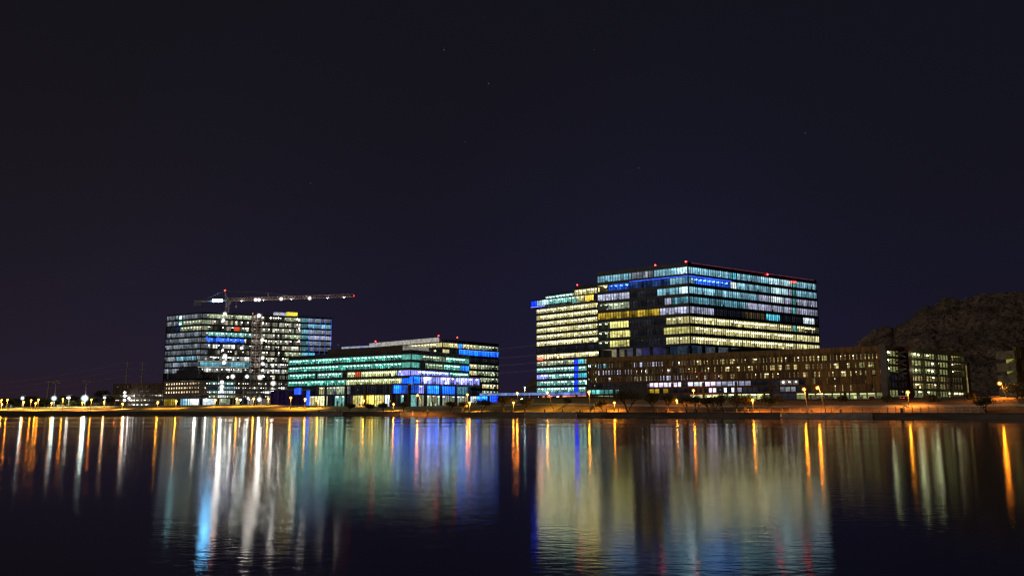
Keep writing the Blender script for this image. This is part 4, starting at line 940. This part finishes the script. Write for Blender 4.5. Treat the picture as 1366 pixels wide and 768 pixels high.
# ------------------------------------------------------------------ lamps
def lamp(px, py, D, label, kind='path', mat='sod', r=.3, lean=0, group=None, cat='street lamp'):
    h = at(px, py, D); g = ground_at(h.x, h.y)
    H_ = h.z - g
    if H_ < 2.2: g = h.z - 2.2
    base = Vector((h.x + lean, h.y, g)); t = thing('street_lamp', base, label, cat, group)
    mb = MB(); mb.tube([base - Vector((0, 0, .2)), base + Vector((0, 0, .5)), Vector((h.x + lean * .35, h.y, lerp(g, h.z, .85))), h + Vector((lean * .1, .1, .35))], [.17, .13, .1, .07], 7); mb.build('pole', M['pole'], t, True)
    mb = MB(); mb.tube([h + Vector((-.1 - lean * .1, 0, r + .25)), h + Vector((0, 0, r + .12)), h + Vector((0, 0, r * .75))], [.12, r * .75, r * 1.05], 8); mb.build('lamp_hood', M['pole'], t)
    mb = MB(); mb.ball(h, r, .85); o_ = mb.build('lamp_globe', M[mat], t, True)
    mb = MB(); mb.ball(h, r * 3.1, .97, 18, 11); mb.build('glow_halo', M['g' + mat], o_, True)  # oversized shell, painted glow around the globe
    sl = bpy.data.lights.new('lamp_beam', 'SPOT'); sl.energy = POW * (2.8 if px < 650 else 1.1) * (min(1.35, (H_ / 5) ** 1.3) if H_ > 2.2 else .6); sl.spot_size = rad(152); sl.spot_blend = .35; sl.color = (1, .35, .05) if 'sod' in mat else (1, .9, .75); sl.shadow_soft_size = .12
    so_ = bpy.data.objects.new('lamp_beam', sl); COL.objects.link(so_); so_.parent = t; so_.location = h - base - Vector((0, .55, r * .9 + .15))
    return t
POW = 5200
gP = 'orange sodium lamps along the lakeside'
L_ = [
 (2, 533.5, 444, 'orange lamp at the far left edge standing above its yellower neighbour', 'sod'), (2.5, 539, 447, 'low yellow orange lamp at the far left edge', 'sody'),
 (10, 533, 450, 'second orange lamp from the far left edge', 'sod'), (31.5, 536, 450, 'orange lamp just below the leftmost white floodlight', 'sod'), (41.5, 533.5, 445, 'orange lamp with reddish post left of a bright pair', 'sod'),
 (47.5, 537.5, 437, 'lower bright yellow lamp of the pair left of the stadium lights', 'sody'), (51.5, 532.8, 440, 'upper orange lamp of the pair left of the stadium lights', 'sod'), (69, 537, 438, 'yellow lamp below the left stadium floodlight', 'sody'),
 (84, 532, 443, 'orange lamp with tall post between the stadium floodlights', 'sod'), (110, 536.5, 450, 'small yellow lamp under the brightest stadium floodlight', 'sody'), (122, 532.5, 434, 'orange lamp right of the brightest stadium floodlight', 'sod'),
 (139, 536, 453, 'orange lamp in front of the trees left of the parking deck', 'sody'), (154, 531.5, 560, 'orange lamp against the left end of the parking deck', 'sod'), (163.5, 538, 440, 'low orange lamp in front of the parking deck', 'sod'),
 (210.5, 536.3, 440, 'orange lamp in front of the right end of the parking deck', 'sody'), (235, 535, 440, 'orange lamp at the left of the mound before the podium', 'sody'), (287.5, 533.3, 444, 'orange lamp on the mound between white lit shop bays', 'sody'),
 (316, 531.5, 444, 'bright orange lamp at the top of the mound', 'sody'), (338.5, 531.5, 444, 'orange lamp right of the brightest mound lamp', 'sody'), (358, 531.8, 443, 'orange lamp on the mound before the scaffold', 'sody'),
 (388, 530.3, 426, 'orange lamp left of the blue lit canopy', 'sod'), (407, 532.3, 420, 'yellow orange lamp at the left end of the teal building', 'sody'), (525, 538.8, 398, 'small orange lamp among dark trees before the golden ground floor', 'sod'),
 (424, 535, 428, 'small yellow lamp before the cream ground floor windows', 'sody'), (485, 534, 436, 'small yellow lamp before the golden ground floor windows', 'sody'),
 (623.5, 526.2, 420, 'orange lamp before the blue base of the cream upper block', 'sod'), (626.5, 537, 366, 'low orange path lamp beside a dark tree under the blue corner', 'sod'), (685, 537, 353, 'low orange path lamp below the brightest bridge lamp', 'sod'),
 (819.5, 537, 326, 'reddish path lamp left of the large dark tree', 'sod'), (903, 534, 312, 'orange path lamp among the middle trees', 'sody'), (925, 520.5, 330, 'orange lamp above the trees before the garage', 'sod'), (1004, 533.3, 296, 'orange path lamp left of the wide lake steps', 'sod'),
 (1211, 523, 268, 'orange lamp in front of the dark red fire stair', 'sody')]
for px, py, D, lb, mt in L_: lamp(px, py, D, lb, mat=mt, r=.27 if D < 420 else (.24 if px < 200 else .32), group=gP)
gR = 'tall road lamps by the lake'
for px, py, D, lb, le, mt in ((557, 527, 366, 'tall leaning lamp before the blue lit corner of the low office', 2.8, 'sodbig'), (690, 524.2, 400, 'brightest orange lamp above the bridge gap', 0, 'sodbig'), (730, 523.3, 345, 'tall leaning lamp before the blue base of the cream wing', 2.6, 'sody'),
                      (785.5, 522.7, 330, 'tall yellow orange lamp at the left end of the brown garage', .5, 'sody'), (1072.5, 519, 282, 'left one of the two tall lamps at the wide steps', .8, 'sodbig'), (1090.5, 517, 279, 'right and brighter one of the two tall lamps at the wide steps', 2.4, 'sodbig'), (1333.5, 511.3, 262, 'tall curved orange lamp before the dark mountain', 1.9, 'sodbig')):
    lamp(px, py, D, lb, mat=mt, r=.29, lean=le, group=gR)
lamp(700, 516.5, 430, 'thin white street lamp beside the grey sign panel', mat='fteal', r=.22, group=gR)
lamp(696, 532, 380, 'small white lamp at the foot of the bridge gap', mat='fwhite', r=.25, group=gR)
lamp(744, 529, 385, 'white lamp beneath the blue base of the cream wing', mat='fwhite', r=.25, group=gR)
# floodlights far left
def floodmast(px, py, D, r, label, mat, topy=None, wide=1.):
    h = at(px, py, D); g = ground_at(h.x, h.y); zt_ = zat(topy, D) if topy else h.z + .8; t = thing('floodlight_mast', (h.x, h.y, g), label, 'floodlight', 'white floodlights at the far left')
    mb = MB(); mb.tube([(h.x, h.y + .6, g - .3), (h.x, h.y + .6, zt_)], [.25, .16], 8); mb.build('pole', M['clad2'], t)
    mb = MB(); mb.box((h.x, h.y + .6, zt_ + .6), (3.4, .3, .35)); 
    if topy: mb.box((h.x - 1.5, h.y + .6, zt_ - .5), (1, .5, .8)); mb.box((h.x + 1.5, h.y + .6, zt_ - .5), (1, .5, .8))
    mb.build('crossbar', M['clad2'], t)
    mb = MB(); mb.ball(h, r, .8 / wide, 12, 7)
    for v_ in range(len(mb.v)): x, y, z = mb.v[v_]; mb.v[v_] = (h.x + (x - h.x) * wide, y, z)
    o_ = mb.build('lamp', M[mat], t, True)
    mb = MB(); mb.ball(h, r * 3, 1, 18, 11); mb.build('glow_halo', M['g' + mat], o_, True)  # painted glow shell around the flood lamp
    sl = bpy.data.lights.new('lamp_beam', 'SPOT'); sl.energy = 7000; sl.spot_size = rad(150); sl.spot_blend = .4; sl.color = (1, .8, .5); sl.shadow_soft_size = .2
    so_ = bpy.data.objects.new('lamp_beam', sl); COL.objects.link(so_); so_.parent = t; so_.location = (0, -1.5, h.z - g - r - .3)
floodmast(30, 531, 470, .42, 'leftmost white floodlight above an orange lamp', 'fcool')
floodmast(72, 531, 470, .62, 'bright cool floodlight below a pair of tall masts', 'fcool', 509, 1.5)
floodmast(91.5, 530.3, 472, .42, 'wide cream white floodlight between the two brightest ones', 'fwhite', None, 2.2)
floodmast(113, 531, 470, .8, 'brightest cool stadium floodlight under its own tall mast', 'fcoolbig', 507, 1.3)
floodmast(139.5, 530, 472, .36, 'small cream floodlight left of the parking deck', 'fwhite', None, 1.8)
def pylon(px, pyt, label, D=760, name='utility_mast', arms=(3, 9, 15.5)):
    p = at(px, pyt, D); g = ground_at(p.x, p.y); t = thing(name, (p.x, p.y, g), label, 'pylon', 'tall steel masts behind the left buildings')
    mb = MB(); mb.tube([(p.x - .6, p.y, g), (p.x, p.y, p.z)], [.9, .4], 8); mb.build('pole', M['crane'], t)
    for a_ in arms:
        mb = MB(); mb.tube([(p.x - 3.3, p.y, p.z - a_ + .6), (p.x, p.y, p.z - a_ - .3), (p.x + 3.3, p.y, p.z - a_ + .6)], [.12, .28, .12], 6); mb.build('crossarm', M['crane'], t)
    return p
pa = pylon(171, 480, 'left one of two tall steel transmission poles above the parking deck'); pb = pylon(191.5, 480.5, 'right one of two tall steel transmission poles above the parking deck')
pylon(66, 508, 'thin tall mast with small crossbar left of a stadium light', 640, arms=(.8,))
# power lines
def cable(a, b_, sag, label, r=.16):
    mb = MB(); pts_ = []
    for i in range(25):
        t = i / 24; p = lerp(Vector(a), Vector(b_), t); p.z -= sag * 4 * t * (1 - t); pts_.append(p)
    mb.tube(pts_, [r] * 25, 5); o = mb.build('power_line', M['crane'], origin=pts_[0]); tag(o, label, 'cable', 'power lines')
cable(at(650, 467, 800), at(730, 458, 800), .5, 'topmost faint power line in the gap between the office buildings', .2); cable(at(650, 478.5, 800), at(730, 472, 800), .5, 'second faint power line from the top in the gap', .25)
cable(at(650, 488.5, 800), at(730, 482, 800), .5, 'third faint power line from the top in the gap', .25); cable(at(650, 498.5, 800), at(730, 492, 800), .5, 'lowest faint power line in the gap', .25)
for k, (a_, w_) in enumerate(((3, 'top'), (9, 'middle'), (15.5, 'lowest'))):
    cable(pa - Vector((3.2, 0, a_ - .5)), at(-60, 515 + k * 6, 900), 4, w_ + ' power line running left from the steel poles', .05)

# ------------------------------------------------------------------ vehicles
def car(loc, rz, label, mat, light=True, g='cars parked by the garage'):
    t = thing('parked_car', loc, label, 'car', g); x, y, z = 0, 0, 0
    W_ = Vector(loc); cs, sn = math.cos(rz), math.sin(rz)
    def T(p): return (W_.x + p[0] * cs - p[1] * sn, W_.y + p[0] * sn + p[1] * cs, W_.z + p[2])
    def prof(pts_, hw, mat_, nm, inset=0):
        mb = MB(); n_ = len(pts_); a = len(mb.v)
        for s_ in (-1, 1):
            for (px_, pz_) in pts_: mb.v.append(T((px_, s_ * (hw - (inset if pz_ > 1.0 else 0)), pz_)))
        mb.f.append(tuple(range(n_))); mb.f.append(tuple(range(2 * n_ - 1, n_ - 1, -1))); mb.c += [None, None]
        for i in range(n_): mb.f.append((i, (i + 1) % n_, n_ + (i + 1) % n_, n_ + i)); mb.c.append(None)
        return mb.build(nm, mat_, t)
    prof([(-2.2, .35), (2.2, .35), (2.25, .7), (1.9, .88), (1.0, .98), (.3, 1.42), (-1.1, 1.46), (-1.9, 1.0), (-2.25, .9)], .88, M[mat], 'body', .14)
    prof([(1.0, 1.0), (.32, 1.38), (-1.05, 1.41), (-1.75, 1.0)], .885, M['carglass'], 'windows', .13)
    for a in (-1.35, 1.35):
        for s_ in (-1, 1):
            mb = MB(); mb.tube([T((a, s_ * .9, .33)), T((a, s_ * .7, .33))], [.33, .33], 12); mb.build('wheel', M['tyre'], t)
    for s_ in (-.6, .6):
        mb = MB(); mb.box(T((2.24, s_, .7)), (.12, .35, .16), rz=rz); mb.build('headlight', M['head' if light else 'white'], t)
        mb = MB(); mb.box(T((-2.25, s_, .82)), (.08, .3, .14), rz=rz); mb.build('tail_light', M['tail' if light else 'carr'], t)
carspec = [(1092, 'carw', 'white car parked under the garage right of the tall lamps', 0), (1112, 'carg', 'grey car parked in the lit garage ground floor', 0), (1130, 'carb', 'dark blue car parked in the lit garage ground floor', 0), (1150, 'carw', 'white car parked near the right end of the garage ground floor', 0), (1166, 'carr', 'dark red car parked beside the garage pier', 0)]
for px, mt, lb, li in carspec:
    u = gq.u_of(px, 8); p = gq.p(u, -3.5, ground_at(*gq.p(u, -3.5, 0).xy)); car(p, math.atan2(gq.d.y, gq.d.x) + math.pi / 2 + .1, lb, mt, False)
for px, mt, lb in ((1196, 'carr', 'red vehicle in front of the fire stair'), (1224, 'carr', 'dark red car in front of the open garage wing'), (1243, 'carw', 'white car in front of the open garage wing'), (1262, 'carr', 'second red car in front of the open garage wing, near its right end')):
    u = gb_.u_of(px, 8); p = gb_.p(u, -3.2, ground_at(*gb_.p(u, -3.2, 0).xy)); car(p, math.atan2(gb_.d.y, gb_.d.x), lb, mt, True)
for px, lb, mt in ((668, 'white car on the road before the blue base of the cream block', 'carw'), (712, 'grey car on the road under the sign panel', 'carg'), (741, 'dark car on the road beneath the cream wing', 'carb')):
    p = at_ground(px, 410 if px < 700 else 400); car(p, R.uniform(-.3, .3), lb, mt, True, 'cars on the road in the gap')

# ------------------------------------------------------------------ trees
def tree(px, off, H_, Wd, label, mat='leafd', leafn=1500, seed=0, dens=1., multi=3, group='trees along the lakeside bank', D=None, lsz=.30, name='palo_verde_tree', thin=.45):
    rr = random.Random(seed * 31 + 5); u = (px - 683) / F / 1.002; D = (shore(u) + off) if D is None else D
    b0 = Vector((u * D, D, ground_at(u * D, D) - .05)); t = thing(name, b0, label, 'tree', group)
    tr = MB(); ends = []
    def grow(p, d, L_, r_, lev):
        n_ = 3; pts_ = [p]; q = p.copy(); dd = d.copy()
        for i in range(n_):
            dd = (dd + Vector((rr.uniform(-.18, .18), rr.uniform(-.18, .18), rr.uniform(-.05, .12)))).normalized(); q = q + dd * (L_ / n_); pts_.append(q.copy())
        tr.tube(pts_, [lerp(r_, r_ * .55, i / n_) for i in range(n_ + 1)], 6 if lev < 2 else 4)
        if lev >= 3: ends.append(q); return
        ends_n = rr.choice((2, 3)) if lev else rr.choice((3, 4))
        for k in range(ends_n):
            a = rr.uniform(0, 6.28); sp2_ = rr.uniform(.5, 1.0) * Wd / H_ * .8
            nd_ = (dd + Vector((math.cos(a) * sp2_, math.sin(a) * sp2_, .12))).normalized(); grow(q, nd_, L_ * rr.uniform(.6, .8), r_ * .55, lev + 1)
        if lev >= 2: ends.append(q)
    for k in range(multi):
        a = rr.uniform(0, 6.28) if multi > 1 else 0; s_ = .45 if multi > 1 else .08
        grow(b0.copy(), Vector((math.cos(a) * s_, math.sin(a) * s_, 1)).normalized(), H_ * .34, H_ * .028 + .04, 0)
    tr.build('trunk', M['bark'], t, True)
    # crown: leaf faces clumped about the branch ends, squashed to the crown envelope
    cz = b0.z + H_ * (1 - thin * .62); cr = MB(); cl = []
    for e_ in ends:
        v = e_ - Vector((b0.x, b0.y, cz)); f = math.sqrt((v.x / (Wd / 2)) ** 2 + (v.y / (Wd / 2)) ** 2 + (v.z / (H_ * thin * .62)) ** 2)
        if f > .95: v = v / f * rr.uniform(.7, .95)
        cl.append(Vector((b0.x, b0.y, cz)) + v)
    for k in range(int(16 * dens)):
        a = rr.uniform(0, 6.28); q = rr.random() ** .5 * .85; cl.append(Vector((b0.x + math.cos(a) * q * Wd / 2, b0.y + math.sin(a) * q * Wd / 2, cz + rr.uniform(-.5, .8) * H_ * thin * .62 * math.sqrt(max(0, 1 - q * q)))))
    for k in range(leafn):
        c = cl[rr.randrange(len(cl))]; s_ = Wd * .085
        p = c + Vector((rr.gauss(0, s_), rr.gauss(0, s_), rr.gauss(0, s_ * .55)))
        n1_ = Vector((rr.gauss(0, 1), rr.gauss(0, 1), rr.gauss(0, 1))).normalized(); x = n1_.orthogonal().normalized(); y = n1_.cross(x); a = lsz * rr.uniform(.5, 1.2); b_ = a * rr.uniform(.35, .8)
        cr.quad(p - x * a - y * b_ * .3, p - y * b_, p + x * a, p + y * b_)
    cr.build('crown', M[mat], t)
T_ = [ # px, off, H, W, label
 (468, 10, 4.4, 6.5, 'small dark tree left of the golden ground floor windows'), (492, 9, 4.2, 7, 'small dark tree below the golden ground floor windows'), (513, 10, 4.6, 7, 'low wide tree just left of the small orange lamp'), (540, 9, 5, 7.5, 'rounded dark tree left of the leaning lamp'),
 (602, 12, 5.2, 7, 'dark tree right of the leaning lamp under the blue corner'), (617, 8.5, 5, 6.5, 'dark tree just left of the low orange path lamp'), (643, 8.6, 6.3, 9, 'wide dark tree right of the low path lamp under the blue base'), (673, 8.8, 7.2, 10, 'large dark tree left of the bridge gap'), (700, 9, 6.3, 8, 'dark tree below the thin white street lamp'),
 (803, 12, 4.6, 7, 'small loose tree left of the reddish path lamp'), (836, 9, 9.6, 11.5, 'largest dark tree before the dark service block'), (870, 8.8, 7.6, 7.5, 'first tree right of the largest dark tree'), (886, 9.6, 7.8, 7, 'second tree right of the largest dark tree'), (914, 9, 6.6, 6.5, 'leaning tree just right of the orange path lamp'),
 (927, 9.4, 6.5, 6, 'tree right below the orange lamp over the treetops'), (943, 9, 6, 6, 'small tree second left of the forked pair'), (950, 10, 6.3, 6.5, 'slender tree left of the forked pair'), (962, 9, 6.8, 7.5, 'left tree of the forked pair before white garage lights'), (978, 9, 7, 8, 'right tree of the forked pair before white garage lights'), (990, 9.3, 6.4, 7, 'tree directly left of the orange path lamp by the steps'), (1026, 9, 6.4, 9, 'wide dark tree right of the orange path lamp by the steps'),
 (1310, 7.6, 5.0, 6.5, 'low spreading bare looking tree near the right railing end')]
for i, (px, off, H_, Wd, lb) in enumerate(T_): tree(px, off, H_, Wd, lb, seed=i + 1, leafn=int(1000 + 90 * Wd), lsz=.27, multi=R.choice((2, 3)))
tree(1352, 26, 5.2, 9, 'pale yellow green leafy tree at the right edge', mat='leafy', seed=50, leafn=1900)
TL = [(12, 490, 5.5, 11), (28, 500, 6, 12), (47, 560, 8, 12), (62, 490, 5.5, 12), (80, 500, 6, 13), (97, 560, 9, 12), (118, 490, 6, 12), (141, 600, 13, 13), (150, 500, 6, 9), (40, 485, 4, 14), (100, 482, 4, 14)]
names_ = ['dark bushy tree at the far left edge', 'second dark bushy tree from the left edge', 'dark tree behind the pair of yellow lamps', 'low dark tree left of the left stadium floodlight', 'low dark tree right of the left stadium floodlight', 'dark tree between the two stadium floodlights', 'dark tree right of the brightest floodlight', 'tall round tree behind the small cream floodlight', 'low tree at the left end of the parking deck', 'broad low bush on the left bank near the first lamps', 'broad low bush on the left bank below the brightest floodlight']
for i, ((px, D, H_, Wd), lb) in enumerate(zip(TL, names_)): tree(px, 0, H_, Wd, lb, seed=80 + i, D=D, leafn=1500, lsz=.5, multi=2, group='trees behind the left shore', name='broadleaf_tree', thin=.75)
SB = [(1180, 24, 'round dark shrub on the bank below the fire stair'), (1120, 26, 'dark shrub on the bank right of the tall lamps'), (1035, 27, 'dark shrub by the garage at the left of the tall lamps'), (1240, 25, 'dark shrub on the bank before the open garage wing'), (1290, 27, 'dark shrub at the right end of the garage'), (755, 26, 'dark shrub on the bank below the cream wing')]
for i, (px, off, lb) in enumerate(SB): tree(px, off, 2.4, 5, lb, seed=120 + i, leafn=700, multi=3, group='shrubs on the bank', name='desert_shrub', thin=1.2)

# ------------------------------------------------------------------ small far-left buildings
FB = [(0, 35, 536, 640, 'far low building behind the first lamps at the left edge', 'sited'), (52, 66, 534, 700, 'far low building left of the left stadium floodlight', 'dbr'), (74, 90, 537.5, 560, 'pale low building lit orange between the floodlights', 'crd'), (94, 108, 533, 720, 'far dark building under the wide cream floodlight', 'dbr'), (123, 148, 535, 620, 'far low building left of the parking deck', 'dbr'), (-60, -6, 534, 640, 'far low building beyond the left edge', 'dbr')]
for a, b_, yt, D, lb, st in FB:
    if b_ < 0: continue
    A_, B_ = pt(a, D, 540), pt(b_, D - 15, 540); t = thing('low_building', (A_.x, A_.y, 4), lb, 'building', 'low buildings on the far left shore'); fc = Face(A_, B_); zt_ = zat(yt, D)
    mb = MB(); fc.box(mb, 0, fc.L, .9, 14, 3, zt_); mb.build('wall', M['mauve'], t); mb = MB(); fc.box(mb, -.3, fc.L + .3, -.2, 14.3, zt_, zt_ + .5); mb.build('roof', M['clad2'], t)
    band(t, fc, 4.4, zt_ - 1, [(None, None, st)], bay=3, gl=None, depth=.8)
# bollards / bins on the promenade edge
mb0 = None
for px, lb in ((428, 'dark bollard at the top of the narrow lake steps'), (452, 'left of two dark bollards above the low wall'), (456, 'right of two dark bollards above the low wall'), (572, 'dark bollard right of the leaning lamp'), (606, 'dark bollard left of the low path lamp'), (682, 'dark bollard beside the low lamp under the bridge gap'), (726, 'pale bollard in the middle of the lake steps by the gap'), (750, 'dark bollard behind the lake steps by the gap'), (773, 'dark bollard at the right end of the lake steps by the gap'), (924, 'dark bollard under the middle trees'), (1079, 'orange lit bollard between the two tall lamps'), (1117, 'orange lit bollard right of the tall lamps'), (1198, 'dark bin at the railing right of the wide steps')):
    c = wall_pts(px, 3.2, 1.93); t = thing('bollard', c, lb, 'bollard', 'bollards on the promenade')
    s_ = 1.5 if 'bin' in lb else 1
    mb = MB(); mb.tube([c, c + Vector((0, 0, .9 * s_))], [.32 * s_, .28 * s_], 10); mb.build('post', M['clad2'] if 'dark' in lb else M['conc'], t)
    mb = MB(); mb.ball(c + Vector((0, 0, .9 * s_)), .3 * s_, .5); mb.build('cap', M['clad2'] if 'dark' in lb else M['conc'], t, True)

# ------------------------------------------------------------------ world, added fill sun
w = bpy.data.worlds.new('World'); scene.world = w; w.use_nodes = True; n = w.node_tree; n.nodes.clear()
out = N(n, 'ShaderNodeOutputWorld'); bg = N(n, 'ShaderNodeBackground'); bg.inputs[1].default_value = 1
tc = N(n, 'ShaderNodeTexCoord'); sx = N(n, 'ShaderNodeSeparateXYZ'); n.links.new(tc.outputs['Generated'], sx.inputs[0])
cr = N(n, 'ShaderNodeValToRGB'); els = cr.color_ramp.elements
els[0].position = 0; els[0].color = (.0165, .0095, .0165, 1); els[1].position = 1; els[1].color = (.0055, .006, .010, 1)
for p_, c in ((.05, (.0118, .0086, .0195)), (.13, (.0092, .0078, .0160)), (.25, (.0080, .0073, .0120)), (.5, (.0068, .0067, .0108))):
    q = els.new(p_); q.color = (*c, 1)
n.links.new(sx.outputs[2], cr.inputs[0])
# broad blue cast toward the towers on the right
mr = N(n, 'ShaderNodeMapRange'); mr.inputs[1].default_value = -.5; mr.inputs[2].default_value = .5; n.links.new(sx.outputs[0], mr.inputs[0])
ti = N(n, 'ShaderNodeMix', data_type='RGBA', blend_type='MULTIPLY'); ti.inputs[0].default_value = 1
tr_ = N(n, 'ShaderNodeValToRGB'); tr_.color_ramp.elements[0].color = (1.10, 1, .95, 1); tr_.color_ramp.elements[1].color = (.90, .95, 1.08, 1)
n.links.new(mr.outputs[0], tr_.inputs[0]); n.links.new(cr.outputs[0], ti.inputs[6]); n.links.new(tr_.outputs[0], ti.inputs[7])
vo = N(n, 'ShaderNodeTexVoronoi'); vo.inputs['Scale'].default_value = 38; n.links.new(tc.outputs['Generated'], vo.inputs['Vector'])
lt = N(n, 'ShaderNodeMath', operation='LESS_THAN'); lt.inputs[1].default_value = .03; n.links.new(vo.outputs['Distance'], lt.inputs[0])
sc_ = N(n, 'ShaderNodeSeparateColor'); n.links.new(vo.outputs['Color'], sc_.inputs[0])
pw = N(n, 'ShaderNodeMath', operation='POWER'); pw.inputs[1].default_value = 5; n.links.new(sc_.outputs[0], pw.inputs[0])
ml = N(n, 'ShaderNodeMath', operation='MULTIPLY'); n.links.new(lt.outputs[0], ml.inputs[0]); n.links.new(pw.outputs[0], ml.inputs[1])
ml2 = N(n, 'ShaderNodeMath', operation='MULTIPLY'); ml2.inputs[1].default_value = .07; n.links.new(ml.outputs[0], ml2.inputs[0])
sky = N(n, 'ShaderNodeTexSky'); sky.sky_type = 'NISHITA'; sky.sun_disc = False; sky.sun_elevation = rad(-8); sky.sun_rotation = rad(200)
skm = N(n, 'ShaderNodeMix', data_type='RGBA', blend_type='ADD'); skm.inputs[0].default_value = .003
n.links.new(ti.outputs[2], skm.inputs[6]); n.links.new(sky.outputs[0], skm.inputs[7])
ad = N(n, 'ShaderNodeMix', data_type='RGBA', blend_type='ADD'); ad.inputs[0].default_value = 1
n.links.new(skm.outputs[2], ad.inputs[6]); n.links.new(ml2.outputs[0], ad.inputs[7])
last = ad.outputs[2]
for dr, col_, pw_ in (((.20, .965, .155), (.001, .0022, .0095), 55), ((-.30, .945, .125), (.0012, .0014, .0055), 70), ((-.02, .99, .09), (.0008, .0008, .005), 60), ((-.48, .87, .02), (.004, .003, .004), 40)):
    v_ = Vector(dr).normalized(); dt = N(n, 'ShaderNodeVectorMath', operation='DOT_PRODUCT'); dt.inputs[1].default_value = v_; n.links.new(tc.outputs['Generated'], dt.inputs[0])
    mxx = N(n, 'ShaderNodeMath', operation='MAXIMUM'); mxx.inputs[1].default_value = 0; n.links.new(dt.outputs['Value'], mxx.inputs[0])
    pq = N(n, 'ShaderNodeMath', operation='POWER'); pq.inputs[1].default_value = pw_; n.links.new(mxx.outputs[0], pq.inputs[0])
    a2 = N(n, 'ShaderNodeMix', data_type='RGBA', blend_type='ADD'); a2.inputs[7].default_value = (*col_, 1); n.links.new(pq.outputs[0], a2.inputs[0]); n.links.new(last, a2.inputs[6]); last = a2.outputs[2]
n.links.new(last, bg.inputs[0]); n.links.new(bg.outputs[0], out.inputs[0])
sd = bpy.data.lights.new('fill_sun', 'SUN'); sd.energy = .36; sd.angle = rad(.5); sd.color = (1, .88, .74); so = bpy.data.objects.new('fill_sun', sd); COL.objects.link(so)  # added sun lamp standing in for city glow, lifts mountain and facades
so.rotation_euler = (rad(62), 0, rad(-62))

# ------------------------------------------------------------------ render
for o in bpy.data.objects:
    if '_w' in o: del o['_w']
scene.view_settings.view_transform = 'Standard'; scene.view_settings.look = 'None'; scene.view_settings.exposure = 0
scene.render.engine = 'CYCLES'; c = scene.cycles
c.use_denoising = True; c.max_bounces = 5; c.diffuse_bounces = 1; c.glossy_bounces = 2; c.transparent_max_bounces = 8; c.transmission_bounces = 2
c.sample_clamp_indirect = 0; c.sample_clamp_direct = 0; c.caustics_reflective = False; c.caustics_refractive = False
c.pixel_filter_type = 'BLACKMAN_HARRIS'; c.filter_width = 1.35
c.use_adaptive_sampling = True; c.adaptive_threshold = .008
